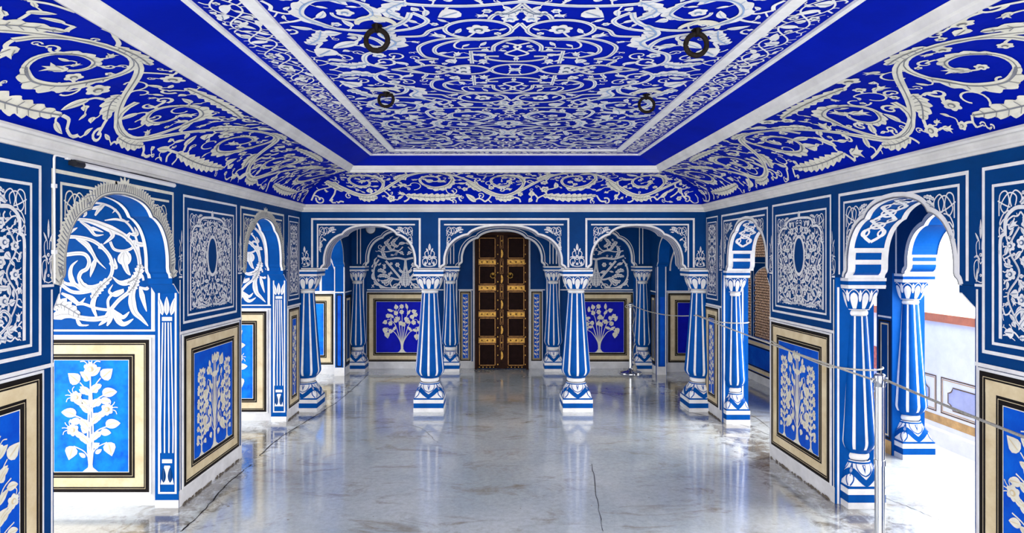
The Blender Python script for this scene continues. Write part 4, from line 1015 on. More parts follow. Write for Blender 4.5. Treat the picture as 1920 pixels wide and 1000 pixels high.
def make_pillar(label, loc, group=None):
    t = thing('pillar', label, 'pillar', loc, group)
    mb = MB()
    mb.box(-.155, .155, -.155, .155, 0, .040, 'plaster'); mb.box(-.152, .152, -.152, .152, .040, .090, 'pillar_blue')
    mb.box(-.154, .154, -.154, .154, .090, .126, 'white'); mb.box(-.150, .150, -.150, .150, .126, .138, 'pillar_blue')
    mb.build('plinth', t, True)
    mb = MB(); n = 48
    mb.grid([[bell_surf(2 * PI * j / n, i / 10) for j in range(n)] for i in range(11)], 'white', True)
    p = Paint(mb, lambda u, v, o: bell_surf(u, v, o), base=.0015, col='pillar_blue', vein='line')
    for k in range(4):
        a = k * PI / 2
        p.stroke(cr([(a - .72, .62), (a - .50, .50), (a - .26, .30), (a, .16), (a + .26, .30), (a + .50, .50), (a + .72, .62)], 6), lambda q: .27 - .05 * abs(q - .5))
        p.stroke(cr([(a - .55, .97), (a - .48, .74), (a - .26, .52), (a, .42)], 5), .05); p.stroke(cr([(a + .55, .97), (a + .48, .74), (a + .26, .52), (a, .42)], 5), .05)
        p.poly([(a - .13, .86), (a, .52), (a + .13, .86)])
        p.poly([(a - .05, .84), (a, .72), (a + .05, .84)], 'white', 2)
        b = a + PI / 4
        p.stroke(cr([(b, .92), (b - .10, .6), (b - .16, .30), (b - .04, .06)], 5), .05); p.stroke(cr([(b, .92), (b + .10, .6), (b + .16, .30), (b + .04, .06)], 5), .05)
        p.stroke([(b, .8), (b, .42)], .035)
    p.stroke([(2 * PI * i / 48, .93) for i in range(49)], .07)
    p.stroke([(2 * PI * i / 48, .02) for i in range(49)], .03)
    mb.build('pedestal', t, True)
    def ring(nm, z0, z1, r):
        m = MB(); h = (z1 - z0) / 2
        m.lathe([(r - .012, z0 - .006), (r - .002, z0), (r + .006, z0 + h * .5), (r + .008, z0 + h), (r + .006, z0 + h * 1.5), (r - .002, z1), (r - .012, z1 + .006)], lambda i, j: 'pillar_blue' if i in (0, 5) else 'white', n=40)
        m.build(nm, t, True)
    ring('base_ring', .290, .334, .088)
    mb = MB(); n = NF * 8; zs = [.335, .343] + [.343 + .074 * (1 - math.cos(PI / 2 * i / 8)) for i in range(1, 9)] + [.42 + (1.216 - .42) * i / 14 for i in range(1, 15)]
    rows = []
    for z in zs:
        r = shaft_r(max(z, .343)); row = []
        for j in range(n):
            ph = j / 8 % 1; q = r * (1 + .05 * math.sin(PI * ph) ** .7 - .025); a = 2 * PI * j / n + PI / 2; row.append((q * math.cos(a), q * math.sin(a), z))
        rows.append(row)
    mb.grid(rows, lambda i, j: 'white' if (j % 8) in (7, 0) and i > 4 else 'pillar_blue', True)
    mb.build('shaft', t, True)
    ring('neck_ring', 1.216, 1.252, .080)
    mb = MB(); n = 48
    mb.grid([[cap_surf(2 * PI * j / n, i / 8) for j in range(n)] for i in range(9)], 'pillar_blue', True)
    p = Paint(mb, lambda u, v, o: cap_surf(u, v, o), base=.0015)
    N_ = 10
    for k in range(N_):
        a = 2 * PI * (k + .5) / N_; h = PI / N_; b = a + h
        p.cross = 6
        p.stroke([(a, .07 + .76 * q / 10) for q in range(11)], lambda t: h * 1.22 * (.36 + .64 * math.sin(PI * min(1, t * .62 + .12))) * (1 if t < .6 else math.sqrt(max(0, 1 - ((t - .6) / .4) ** 2))))
        p.stroke([(b, .40 + .54 * q / 8) for q in range(9)], lambda t: h * .56 * math.sin(PI * (.08 + .92 * t)) ** .7)
        p.cross = 1
        p.stroke(cr([(a - h * .92, .56), (a - h * .66, .80), (a, .96), (a + h * .66, .80), (a + h * .92, .56)], 4), .035)
    p.stroke([(2 * PI * i / 48, .02) for i in range(49)], .04)
    mb.build('capital', t, True)
    mb = MB(); mb.box(-.152, .152, -.152, .152, 1.395, 1.405, 'white'); mb.box(-.154, .154, -.154, .154, 1.405, 1.418, 'white'); mb.box(-.152, .152, -.152, .152, 1.418, 1.443, 'pillar_blue'); mb.box(-.156, .156, -.156, .156, 1.443, ZS - .002, 'white')
    mb.build('abacus', t, True)
    return t
def copy_tree(o, label, loc, scale=None, group=None):
    c = o.copy(); C.objects.link(c); c.location = loc; c['label'] = label
    if scale: c.scale = scale
    if group: c['group'] = group
    for ch in o.children:
        d = ch.copy(); C.objects.link(d); d.parent = c
        for g_ in ch.children:
            e = g_.copy(); C.objects.link(e); e.parent = d
    return c
GP = 'blue and white striped pillars'
pil = make_pillar('free-standing striped pillar left of the middle of the far arcade', (COLX[1], 6.45, 0), GP)
copy_tree(pil, 'free-standing striped pillar right of the middle of the far arcade', (COLX[2], 6.45, 0))
copy_tree(pil, 'striped pillar at the left end of the far arcade beside the left wall', (-1.965, 6.45, 0))
copy_tree(pil, 'striped pillar at the right end of the far arcade beside the right wall', (2.165, 6.45, 0))
for x, lb in zip(COLB, ('engaged rear pillar in the left corner of the alcove', 'engaged rear pillar just left of the brass door', 'engaged rear pillar just right of the brass door', 'engaged rear pillar in the right corner behind the far stanchion')):
    copy_tree(pil, lb, (x, YB + .02, 0), (.84, .84, 1))
copy_tree(pil, 'brightly lit striped pillar at the near right arch beside the steel stanchion', (2.365, 4.00, 0), (.78, .78, 1))
copy_tree(pil, 'striped pillar under the small far right arch before the lattice window', (2.335, 5.96, 0), (.74, .74, 1))
copy_tree(pil, 'sunlit pillar of the outer veranda seen through the near right arch', (3.345, 4.945, 0), (.84, .84, 1))

# ------------------------------------------------------------------ flowering trees
def tree(p, u, v, h, w, style, seed):
    R = random.Random(seed)
    if style == 'lily':
        p.poly([(u - w * .16, v), (u - w * .12, v + h * .015), (u - w * .05, v + h * .04), (u - w * .03, v + h * .10), (u + w * .03, v + h * .10), (u + w * .05, v + h * .04), (u + w * .12, v + h * .015), (u + w * .16, v)])
        for x, hh in ((0, .93), (-.05, .7), (.05, .74)):
            p.stroke(cr([(u + x * w * .3, v + h * .05), (u + x * w * 1.1, v + h * hh * .4), (u + x * w * .5, v + h * hh)], 10), lambda t: w * .05 * (1 - .6 * t))
        p.lily(u, v + h * .925, w * .15, PI / 2)
        for y, a, q in ((.22, .6, .07), (.36, 2.5, .08), (.48, .7, .08), (.60, 2.4, .08), (.72, .8, .075), (.82, 2.2, .07)): p.heart(u + w * .07 * math.cos(a), v + h * y, a, h * q)
        n = 5
        for i in range(n):
            y = v + h * (.24 + .58 * i / (n - 1)); f = (1.0, 1.06, 1.0, .86, .62)[i]
            for sg in (1, -1):
                yy = y + (h * .03 if sg > 0 else -h * .01) + R.uniform(-.01, .01) * h; ex = u + sg * w * .34 * f
                if i == 0 or (i == 4):
                    p.stroke(cr([(u, yy - h * .14), (u + sg * w * .12, yy - h * .05), (ex, yy)], 6), w * .022); p.heart(ex + sg * w * .02, yy, (-1.3 if i == 0 else .7) if sg > 0 else (PI + 1.3 if i == 0 else PI - .7), h * .13)
                elif (i + (sg > 0)) % 2:
                    p.stroke(cr([(u, yy - h * .16), (u + sg * w * .12, yy - h * .05), (ex, yy)], 6), w * .026); p.lily(ex, yy, w * .13, PI / 2 - sg * 1.1)
                    p.leaf(u + sg * w * .15, yy - h * .055, PI / 2 - sg * 1.5, h * .09, w * .1, sg * .5)
                else:
                    p.stroke(cr([(u, yy - h * .16), (u + sg * w * .12, yy - h * .05), (ex, yy)], 6), w * .024)
                    p.leaf(ex - sg * w * .04, yy - h * .01, PI / 2 - sg * .95, h * .135, w * .21, -sg * .5); p.leaf(u + sg * w * .2, yy - h * .05, PI / 2 - sg * 1.7, h * .10, w * .15)
                p.leaf(u + sg * w * .03, yy + h * .015, PI / 2 - sg * .5, h * .115, w * .15, -sg * .4)
                p.leaf(u + sg * w * .10, yy - h * .10, PI / 2 - sg * 1.0, h * .07, w * .09)
    elif style == 'bush':
        p.poly([(u - w * .13, v), (u - w * .08, v + h * .02), (u - w * .035, v + h * .07), (u - w * .03, v + h * .2), (u + w * .03, v + h * .2), (u + w * .035, v + h * .07), (u + w * .08, v + h * .02), (u + w * .13, v)])
        tips = []
        for rad, n, a0, a1 in ((.47, 13, -.42, PI + .42), (.34, 9, -.25, PI + .25), (.20, 6, -.1, PI + .1), (.06, 2, .8, PI - .8)):
            for i in range(n):
                a = a0 + (a1 - a0) * i / (n - 1) + R.uniform(-.06, .06)
                tips.append((u + math.cos(a) * w * rad, v + h * .55 + math.sin(a) * h * rad * .88, a, rad))
        prim = []
        for a, q in ((-.15, .34), (.45, .34), (1.05, .32), (PI / 2, .22), (PI - 1.05, .32), (PI - .45, .34), (PI + .15, .34)):
            ex, ey = u + math.cos(a) * w * q, v + h * (.52 + math.sin(a) * q)
            c_ = cr([(u + (ex - u) * .04, v + h * .10), (u + (ex - u) * .16, v + h * .24), (u + (ex - u) * .6, v + h * .24 + (ey - v - h * .24) * .75), (ex, ey)], 8)
            p.stroke(c_, lambda t: w * .026 * (1 - .5 * t)); prim += c_[10:]
        for i, (x, y, a, rad) in enumerate(tips):
            bx, by = min(prim, key=lambda q: (q[0] - x) ** 2 + (q[1] - y) ** 2 + (q[1] > y) * (h * .05) ** 2)
            p.stroke(cr([(bx, by), ((bx + x) / 2 + R.uniform(-.02, .02) * w, (by + y) / 2 + h * .03), (x, y)], 5), w * .013)
            k = (i + i // 13) % 3
            if math.sin(a) < .05 and rad > .4: p.heart(x, y + h * .02, -PI / 2 + R.uniform(-.4, .4), h * .13)
            elif k == 0: p.flower(x, y, w * .068, 6, i)
            elif k == 1: p.heart(x - .03 * w * math.cos(a), y - .03 * h * math.sin(a), a + R.uniform(-.9, .9), h * .105)
            else: p.leaf(x - .03 * w * math.cos(a), y - .03 * h * math.sin(a), a + R.uniform(-.9, .9), h * .125, w * .075)
    elif style == 'slim':
        p.poly([(u - w * .22, v), (u - w * .06, v + h * .04), (u - w * .04, v + h * .2), (u + w * .04, v + h * .2), (u + w * .06, v + h * .04), (u + w * .22, v)])
        p.stroke([(u, v + h * .1), (u, v + h * .95)], lambda t: w * .09 * (1 - .5 * t))
        n = 11
        for i in range(n):
            y = v + h * (.16 + .76 * i / (n - 1)); sw = w * (.34 - .012 * i)
            for sg in (1, -1):
                p.stroke(cr([(u, y - h * .06), (u + sg * sw * .6, y - h * .01), (u + sg * sw, y)], 3), w * .03)
                if (i + (sg > 0)) % 2: p.heart(u + sg * sw * .75, y, PI / 2 - sg * (.7 if i > 2 else 2.4), h * .07)
                else: p.flower(u + sg * sw * .95, y, w * .13, 6)
                p.leaf(u + sg * w * .05, y + h * .02, PI / 2 - sg * .6, h * .06, w * .13)
        p.bud(u, v + h * .92, PI / 2, h * .06)
    elif style == 'arching':
        p.poly([(u - w * .20, v), (u - w * .08, v + h * .035), (u - w * .045, v + h * .10), (u - w * .04, v + h * .3), (u + w * .04, v + h * .3), (u + w * .045, v + h * .10), (u + w * .08, v + h * .035), (u + w * .20, v)])
        for i in range(6):
            for sg in (1, -1):
                y = (.30, .42, .55, .68, .80, .92)[i]; x = (.36, .44, .40, .42, .30, .14)[i] * sg
                top = (u + x * w * .75, v + h * (y + .05)); tip = (u + x * w, v + h * (y - (.06 if i < 4 else -.02)))
                p.stroke(cr([(u + sg * w * .02, v + h * (.16 + .03 * i)), (u + x * w * .35, v + h * (y - .08)), top, tip], 6), lambda t: w * .024 * (1 - .4 * t))
                if i % 2 == (sg > 0): p.flower(*tip, w * .105, 6, i); p.leaf(top[0], top[1], PI / 2 - sg * .3, h * .08, w * .10)
                else: p.heart(tip[0], tip[1] + h * .02, -PI / 2 + sg * .2 if i < 4 else PI / 2 - sg * .4, h * .13)
                p.leaf(u + x * w * .45, v + h * (y - .04), PI / 2 - sg * .5, h * .085, w * .10, sg * .4)
                p.heart(u + x * w * .6, v + h * (y - .13), -PI / 2 - sg * .4, h * .07)
        p.heart(u, v + h * .90, PI / 2, h * .09); p.stroke([(u, v + h * .2), (u, v + h * .9)], w * .03)
    else:                                        # creeper in a narrow strip
        p.stroke([(u + w * .22 * math.sin(9 * t / 12.0), v + h * t / 120) for t in range(121)], w * .07)
        for i in range(15):
            y = v + h * (.05 + .9 * i / 14); sg = 1 if i % 2 else -1
            p.leaf(u + sg * w * .02, y, PI / 2 - sg * .8, h * .055, w * .42); p.flower(u - sg * w * .26, y + h * .012, w * .20, 5)

def mural(label, f, loc, u0, u1, z0, z1, trees, field='dado_blue', bw=(.034, .058, .036), group='framed dado murals of flowering trees', slab=.010, ivory='ivory'):
    """framed painted panel of the dado: black lined cream frame, blue field, white plants"""
    t = thing('dado_mural', label, 'mural', loc, group)
    mb = MB()
    P8 = [f(u, v, o) for o in (0.001, slab) for u, v in ((u0 - .012, z0 - .012), (u1 + .012, z0 - .012), (u1 + .012, z1 + .012), (u0 - .012, z1 + .012))]
    for q in ((0, 1, 2, 3), (4, 5, 6, 7), (0, 1, 5, 4), (1, 2, 6, 5), (2, 3, 7, 6), (3, 0, 4, 7)): mb.face([P8[i] for i in q], 'plaster')
    b1, b2, b3 = bw
    p = Paint(mb, f, base=slab + .0008)
    p.frame(u0, z0, u1, z1, b1, 'black')
    for q in (.66,): p.frame(u0 + b1 * q, z0 + b1 * q, u1 - b1 * q, z1 - b1 * q, b1 * .08, 'cream', 2)
    p.frame(u0 + b1, z0 + b1, u1 - b1, z1 - b1, b2, 'cream')
    c = b1 + b2
    p.frame(u0 + c, z0 + c, u1 - c, z1 - c, b3, 'black')
    for q in (.34,): p.frame(u0 + c + b3 * q, z0 + c + b3 * q, u1 - c - b3 * q, z1 - c - b3 * q, b3 * .08, 'cream', 2)
    mb.build('mural_frame', t)
    c += b3; mb = MB(); p = Paint(mb, f, base=slab + .0006); p.rect(u0 + c, z0 + c, u1 - c, z1 - c, field); p.frame(u0 + c, z0 + c, u1 - c, z1 - c, .004, 'ivory', 1); mb.build('blue_field', t)
    a, b = u0 + c + .004, u1 - c - .004
    for x, h, w, st, sd in trees:
        mb = MB(); p = Paint(mb, f, lambda u, v: a < u < b and z0 + c < v < z1 - c - .002, base=slab + .003, col=ivory, vein='cream')
        tree(p, a + (b - a) * x, z0 + c + .004, (z1 - z0 - 2 * c) * h, (b - a) * w, st, sd)
        mb.build('flowering_tree', t)
    return t
three = lambda s_: [(.17, .84, .27, 'slim', s_), (.84, .86, .25, 'slim', s_ + 1), (.5, .95, .52, 'arching', s_ + 2)]
mural('wide mural of three white flowering trees on the left pier between the arches', f_left, (XL, 4.38, .1), 3.945, 4.80, .115, 1.085, three(1))
mural('wide mural of three white flowering trees on the right pier behind the rope', f_right, (XR, 4.43, .1), 4.015, 4.855, .115, 1.085, three(4))
mural('bright azure mural of one tall lily plant behind the near left arch', f_face(3.94), (-2.57, 3.94, .085), -2.945, -2.205, .088, 1.066, [(.49, .985, .66, 'lily', 3)], 'azure_worn', ivory='ivory')
mural('bright azure mural half hidden behind the left pier at the far left arch', f_face(5.97), (-2.57, 5.97, .085), -2.945, -2.205, .088, 1.066, [(.49, .985, .66, 'lily', 6)], 'azure_worn')
mural('near mural of a lily plant at the left edge of the photo', f_left, (XL, 2.3, .1), 1.90, 2.705, .115, 1.085, [(.30, .86, .5, 'lily', 8), (.78, .86, .46, 'lily', 8)])
mural('near mural of a lily plant at the right edge of the photo', f_right, (XR, 2.3, .1), 1.90, 2.775, .115, 1.085, [(.28, .86, .5, 'lily', 11), (.76, .88, .46, 'lily', 11)])
mural('slim mural of one pale creeper on the left wall next to the far arcade', f_left, (XL, 6.12, .1), 5.965, 6.29, .115, 1.085, [(.5, .92, .9, 'slim', 12)], bw=(.03, .045, .03))
mural('slim mural of one pale creeper on the right wall next to the far arcade', f_right, (XR, 6.17, .1), 6.00, 6.36, .115, 1.085, [(.5, .92, .9, 'slim', 13)], bw=(.03, .045, .03))
mural('deep ultramarine mural of a round white tree left of the door', f_bw, (-1.31, YBW, .1), -1.80, -.80, .10, 1.085, [(.5, .93, .68, 'bush', 14)], 'ultramarine', (.032, .055, .04))
mural('deep ultramarine mural of a round white tree right of the door behind the stanchion', f_bw, (1.55, YBW, .1), 1.08, 1.99, .10, 1.085, [(.46, .93, .80, 'bush', 15)], 'ultramarine', (.032, .055, .04))
mural('narrow black framed strip of creeper just left of the door', f_bw, (-.39, YBW, .1), -.475, -.322, .11, 1.10, [(.5, .96, .8, 'creeper', 16)], bw=(.022, .006, .008), group='narrow strips beside the door')
mural('narrow black framed strip of creeper just right of the door', f_bw, (.615, YBW, .1), .540, .692, .11, 1.10, [(.5, .96, .8, 'creeper', 17)], bw=(.022, .006, .008), group='narrow strips beside the door')
mural('plain bright blue panel in a cream frame at the end of the left veranda', f_face(8.33), (-2.55, 8.33, .1), -2.95, -2.17, .13, 1.09, [], 'azure_worn', group='plain framed panels')
mural('plain dark blue panel in a cream frame at the end of the right veranda', f_face(8.50), (2.8, 8.50, .1), 2.42, 3.2, .13, 1.09, [], 'ultramarine', group='plain framed panels')

# ------------------------------------------------------------------ carpet-like floral panels on the upper piers
def carpet(label, f, loc, u0, u1, z0, z1, seed, style='carpet', fr=.016):
    t = thing('floral_panel', label, 'wall panel', loc, 'white on blue floral wall panels')
    mb = MB()
    P8 = [f(u, v, o) for o in (0.0008, .006) for u, v in ((u0, z0), (u1, z0), (u1, z1), (u0, z1))]
    for q in ((0, 1, 2, 3), (4, 5, 6, 7), (0, 1, 5, 4), (1, 2, 6, 5), (2, 3, 7, 6), (3, 0, 4, 7)): mb.face([P8[i] for i in q], 'wall_blue')
    mb.build('panel_ground', t)
    B = .0068; uc = (u0 + u1) / 2; sy = [lambda u, v: (u, v), lambda u, v: (2 * uc - u, v)]
    mb = MB(); p = Paint(mb, f, base=B)
    p.frame(u0, z0, u1, z1, fr); i_ = .055 if u1 - u0 > .5 else .035
    p.frame(u0 + i_, z0 + .045, u1 - i_, z1 - i_ * 1.5, fr * .8)
    mb.build('panel_frame', t)
    a0, a1, b0, b1 = u0 + i_ + .02, u1 - i_ - .02, z0 + .065, z1 - i_ * 1.5 - .02
    w, h = (a1 - a0) / 2, b1 - b0
    if style == 'carpet':
        # lobed outline inside the frame
        out = cr([(w * .93, .30), (w * .93, h * .66), (w * .86, h * .70)], 4)[:-1] + cr([(w * .86, h * .70), (w * .85, h * .80), (w * .72, h * .86), (w * .56, h * .86)], 4)[:-1] + cr([(w * .56, h * .86), (w * .50, h * .93), (w * .36, h * .955)], 4)[:-1] + [(w * .36, h * .955), (0, h * .965)]
        top = lambda x: max([y for (x1, y1), (x2, y2) in zip(out, out[1:]) for y in [y1 + (y2 - y1) * ((x1 - x) / (x1 - x2) if x1 != x2 else 0)] if min(x1, x2) <= x <= max(x1, x2)] or [0])
        mb = MB(); p = Paint(mb, f, base=B, sym=sy)
        p.stroke([(uc - x, b0 + y) for x, y in [(w * .93, .012)] + out], .017)
        p.leaf(uc, b0 + h * .965, PI / 2, .05, .035)
        spandrel(Paint(mb, f, lambda u, v: b0 + top(abs(u - uc)) + .01 < v or abs(u - uc) > w * .94, base=B, sym=sy), a0, b1, 1, min(.24, w * .62))
        mb.build('lobed_border', t)
        mb = MB(); cy = b0 + h * .56; rx, ry = w * .20, h * .19
        ov = lambda x, y: (x / rx) ** 2 + ((y - cy) / ry) ** 2
        p = Paint(mb, f, lambda u, v: uc <= u and u - uc < w * .92 - .008 and b0 + .012 < v < b0 + top(u - uc) - .014 and ov(u - uc, v) > 1.25, base=B, sym=sy, g=.02)
        q = Paint(mb, f, base=B, sym=sy)
        n = 44
        for i in range(n):
            th = -PI / 2 + PI * i / (n - 1); q.flower(uc + rx * 1.1 * math.cos(th), cy + ry * 1.07 * math.sin(th), w * .034, 4, 0, False)
        q.stroke([(uc + rx * math.cos(-PI / 2 + PI * i / 30), cy + ry * math.sin(-PI / 2 + PI * i / 30)) for i in range(31)], .006)
        X = lambda x, y: (uc + x * w, b0 + y * h)
        p.vstroke(cr([X(.02, .05), X(.3, .04), X(.55, .08), X(.72, .16), X(.62, .22), X(.5, .18)], 7), .014)
        p.vstroke(cr([X(.02, .20), X(.2, .10), X(.42, .10), X(.52, .3), X(.42, .5), X(.55, .66), X(.38, .82), X(.1, .86)], 8), .010)
        p.vstroke(cr([X(.7, .15), X(.82, .3), X(.66, .45), X(.8, .6), X(.66, .74)], 8), .009)
        p.acanthus([X(.3, .03), X(.5, .05), X(.66, .04)], .045, 4); p.flower(*X(.08, .22), .05, 6); p.flower(*X(.09, .10), .035, 5)
        for x, y, r in ((.30, .22, .036), (.62, .28, .034), (.36, .40, .034), (.78, .44, .034), (.56, .52, .036), (.34, .68, .032), (.62, .64, .036), (.78, .62, .03), (.30, .82, .036), (.56, .76, .034), (.10, .84, .03), (.84, .14, .03)): p.flower(*X(x, y), r * .82, 6, x * 9)
        p.fill((uc, b0, a1, b1), [(.058, .026), (.042, .017), (.030, .011)], seed, 1300, 'lllhb', sw=.12, vein=True)
        mb.build('floral_spray', t)
    else:
        mb = MB(); p = Paint(mb, f, lambda u, v: a0 < u < a1 and b0 < v < b1, base=B, g=.015, sym=sy)
        X = lambda x, y: (uc + x * w, b0 + y * h)
        p.stroke(cr([X(.95, .48), X(.9, .8), X(.5, .86), X(0, .97)], 6), .008); p.stroke(cr([X(.5, .5), X(.5, .75), X(0, .86)], 6), .007)
        p.stroke(cr([X(0, .02), X(.7, .1), X(.1, .26), X(.8, .38), X(.1, .5), X(0, .6)], 8), .007)
        p.leaf(*X(.8, .93), PI / 2, .05, .02)
        p.fill((uc, b0, a1, b1), [(.05, .022), (.035, .014)], seed, 400, 'lllhf', sw=.12, vein=False)
        mb.build('floral_spray', t)
    return t
carpet('dense floral panel with a dark oval on the left pier between the arches', f_left, (XL, 4.35, 1.16), 3.94, 4.765, 1.165, 2.0, 41)
carpet('dense floral panel with a dark oval on the right pier between the arches', f_right, (XR, 4.43, 1.16), 4.0, 4.845, 1.165, 2.005, 42)
carpet('large floral panel cut by the left edge of the photo', f_left, (XL, 2.3, 1.16), 1.86, 2.705, 1.165, 2.0, 43)
carpet('large floral panel cut by the right edge of the photo', f_right, (XR, 2.3, 1.16), 1.90, 2.765, 1.165, 2.0, 44)
carpet('narrow floral panel on the left wall beside the far arcade', f_left, (XL, 6.12, 1.16), 5.96, 6.30, 1.165, 2.0, 45, 'narrow', .012)
carpet('narrow floral panel on the right wall beside the far arcade', f_right, (XR, 6.17, 1.16), 6.02, 6.345, 1.165, 2.0, 46, 'narrow', .012)

# ------------------------------------------------------------------ iron rings hanging from the ceiling
def iron_ring(label, x, y, r, w, tilt, flat=0.0):
    t = thing('ceiling_ring', label, 'ring', (x, y, ZF), 'black iron rings hanging from the ceiling')
    mb = MB(); mb.tube([(x, y - .012 * math.sin(PI * i / 10), ZF + .004 - .028 * math.sin(PI * i / 10)) if 0 else (x + .0, y - .016 * math.cos(PI * i / 10), ZF - .024 * math.sin(PI * i / 10)) for i in range(11)], .008, 'iron', 8)
    mb.lathe([(.022, ZF - .004), (.020, ZF)], 'iron', x, y, 14); mb.build('staple', t)
    mb = MB(); R = random.Random(int(x * 100)); n = 36
    zc = ZF - .018 - r
    pts = []
    for i in range(n):
        a = 2 * PI * i / n; rr = r * (1 + R.uniform(-.012, .012))
        zz = rr * math.sin(a)
        if flat and zz > r * (1 - flat): zz = r * (1 - flat)
        pts.append((x + rr * math.cos(a), y + tilt * (zz - r), zc + zz + (r * flat if flat else 0)))
    mb.tube(pts, w, 'iron', 10, True); mb.build('ring', t)
    return t
iron_ring('large iron ceiling ring at the near left', -.459, 2.42, .043, .0105, .12)
iron_ring('large iron ceiling ring at the near right', .817, 2.465, .042, .0105, -.1)
iron_ring('small flat-topped iron ceiling ring at the far left', -.594, 3.40, .040, .0085, .1, .35)
iron_ring('small iron ceiling ring at the far right', .862, 3.454, .042, .0085, .1)
mb = MB()
for x, y in ((-.459, 2.42), (.817, 2.465), (-.594, 3.40), (.862, 3.454)):
    Paint(mb, f_ceil, base=.0045, col='ivory').stroke(ell((x, y - .01), .075, .075, 185, 355, 20), lambda t: .03 * (.5 + math.sin(PI * t)))
mb.build('ring_backings', ceiling)

# ------------------------------------------------------------------ stanchions and ropes
def stanchion(label, x, y, h, heavy=False):
    t = thing('stanchion', label, 'stanchion', (x, y, 0), 'steel rope stanchions')
    mb = MB(); mb.lathe([(.155, 0), (.155, .012), (.14, .022), (.05, .034), (.034, .05), (.028, .075)], 'steel', x, y, 32); mb.build('base', t)
    r = .024 if heavy else .0205
    mb = MB(); mb.lathe([(r, .06), (r, h - .07)], 'steel', x, y, 24)
    if heavy: mb.lathe([(r + .004, h * .50), (r + .004, h * .53)], 'steel', x, y, 24)
    mb.build('post', t)
    mb = MB()
    if heavy: mb.lathe([(r, h - .07), (r + .003, h - .068), (r + .003, h - .012), (r, h - .004), (r - .008, h)], 'steel', x, y, 24)
    else: mb.lathe([(r, h - .07), (r + .007, h - .066), (r + .007, h - .056), (r, h - .05), (.030, h - .036), (.034, h - .022), (.028, h - .008), (.010, h)], 'steel', x, y, 24)
    fin = mb.build('finial', t)
    for sg in (1, -1):
        mb = MB(); mb.tube([(x + .010 * math.cos(a) + sg * (r + .008), y, h - .035 + .012 * math.sin(a)) for a in (2 * PI * i / 12 for i in range(12))], .004, 'steel', 6, True); mb.build('hook', fin)
    return t
SF = (1.885, 8.42); SN = (2.06, 3.27)
stanchion('slim steel stanchion at the far right near the back wall', SF[0], SF[1], .965)
stanchion('near steel stanchion beside the near right arch', SN[0], SN[1], .975, True)
def sag(a, b, d, n=24): return [tuple(a[k] + (b[k] - a[k]) * i / n - (d * 4 * (i / n) * (1 - i / n) if k == 2 else 0) for k in range(3)) for i in range(n + 1)]
def rope(label, pts, r=.0055, k='rope', part=None):
    mb = MB(); mb.tube(pts, r, k, 7); o = mb.build('barrier_rope'); return tag(o, label, 'rope', 'barrier ropes', 'thing')
TP = (2.095, 6.318, .992)
eye = [(SF[0] - .035 + .042 * math.cos(a), SF[1] - .012, .915 + .022 * math.sin(a)) for a in (2 * PI * i / 14 for i in range(15))]
rope('thin rope from the far stanchion past the end pillar to the near stanchion', eye + [(SF[0] + .024, SF[1] - .024, .925)] + sag((SF[0] + .04, SF[1] - .02, .92), TP, .05, 18) + sag(TP, (SN[0] - .03, SN[1] + .01, .940), .012)[1:])
cx_, cy_ = 2.335, 5.96
loop = sag((TP[0] - .004, TP[1] - .012, TP[2] + .004), (2.185, cy_ - .10, .968), .004, 8) + [(cx_ + .135 * math.cos(a), cy_ + .135 * math.sin(a), .965) for a in (PI + .62 + (PI * .66) * i / 12 for i in range(13))]
rope('short rope from the end pillar round the pillar under the far right arch', loop)
cx_, cy_ = 2.365, 4.00
loop = sag((2.2, 4.86, .93), (cx_ - .2, cy_ - .05, .885), .01, 8) + [(cx_ + .15 * math.cos(a), cy_ + .15 * math.sin(a), .885) for a in (PI + .3 + (PI * .8) * i / 12 for i in range(13))]
rope('short rope looped round the pillar at the near right arch', loop)
rope('rope running forward from the near stanchion past the right edge', sag((SN[0] + .03, SN[1] - .01, .940), (2.12, 1.9, .86), .01), .0065, 'rope_weathered')
mb = MB(); pts = [(SF[0] + .05 + .02 * math.sin(i * 1.1), SF[1] + .03, .88 - .86 * i / 14) for i in range(15)]
mb.tube(pts, .006, 'rope', 6); mb.lathe([(.02, 0.0), (.035, .02), (.035, .07), (.014, .11)], 'rope', SF[0] + .06, SF[1] + .03, 12)
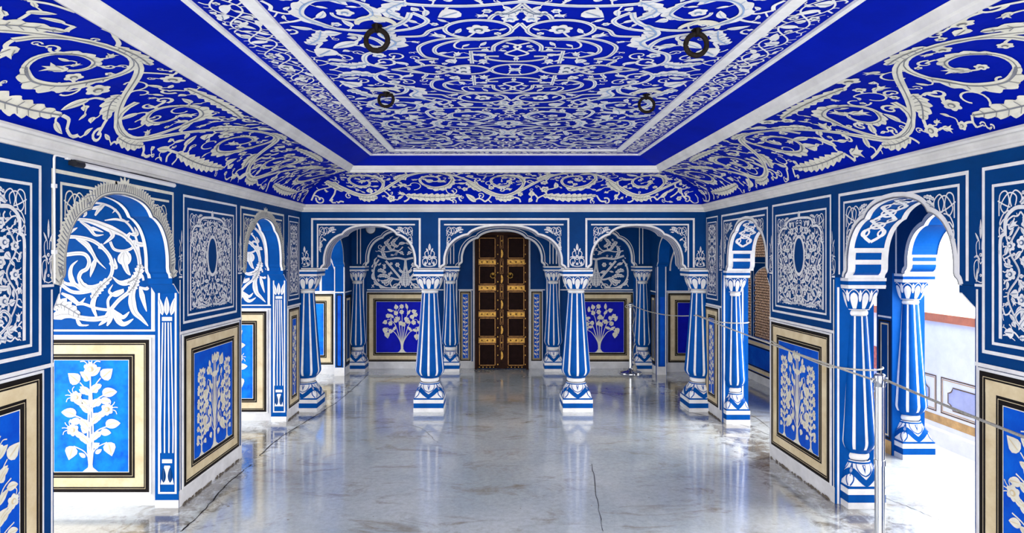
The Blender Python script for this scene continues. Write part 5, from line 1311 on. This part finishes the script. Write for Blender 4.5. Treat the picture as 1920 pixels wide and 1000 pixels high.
o = mb.build('hanging_rope'); tag(o, 'loose rope end with tassel hanging beside the far stanchion', 'rope', kind='thing')

# ------------------------------------------------------------------ tube light, conduit, round lamp
t = thing('tube_light', 'white fluorescent tube light above the near left arch', 'light', (XL + .03, 3.32, 2.037))
mb = MB(); n = 12
mb.tube([(XL + .035, 2.93, 2.037), (XL + .035, 3.76, 2.037), (XL + .034, 3.775, 2.037)], .0135, 'lamp_white', 12); mb.build('tube', t)
mb = MB(); mb.box(XL + .001, XL + .022, 2.90, 3.74, 2.044, 2.058, 'plastic_dark'); mb.build('batten', t)
mb = MB(); mb.tube([(XL + .034, 2.875, 2.037), (XL + .034, 2.935, 2.037)], .016, 'plastic_dark', 12); mb.box(XL + .001, XL + .034, 2.885, 2.915, 2.03, 2.05, 'plastic_dark'); mb.build('end_cap', t)
mb = MB(); mb.tube([(XL + .008, 2.782, 1.48), (XL + .008, 2.782, 2.045), (XL + .008, 2.786, 2.058), (XL + .010, 2.80, 2.062), (XL + .012, 3.2, 2.062), (XL + .016, 3.34, 2.056)], .0055, 'lamp_white', 8)
cd = mb.build('cable_conduit'); tag(cd, 'thin white cable conduit running up to the tube light', 'conduit', kind='thing')
for i, (y, z) in enumerate(((2.782, 1.62), (2.782, 1.92), (2.87, 2.062), (3.13, 2.062))):
    mb = MB(); mb.box(XL + .0005, XL + .016, y - .009, y + .009, z - .009, z + .009, 'lamp_white'); mb.build('clip', cd)
t = thing('round_lamp', 'pale round lamp high on the alcove wall behind the left arch', 'lamp', (-1.72, 8.56, 1.985))
mb = MB(); mb.lathe([(.066, 0), (.066, .012), (.05, .034), (.02, .044)], 'lamp_white', n=24)
for i in range(len(mb.v)): x_, y_, z_ = mb.v[i]; mb.v[i] = (x_, -z_ + .04, y_)
mb.build('shade', t, True)
mb = MB(); mb.lathe([(.074, 0), (.074, .008)], 'plastic_dark', n=24)
for i in range(len(mb.v)): x_, y_, z_ = mb.v[i]; mb.v[i] = (x_, -z_ + .042, y_)
mb.build('backplate', t, True)
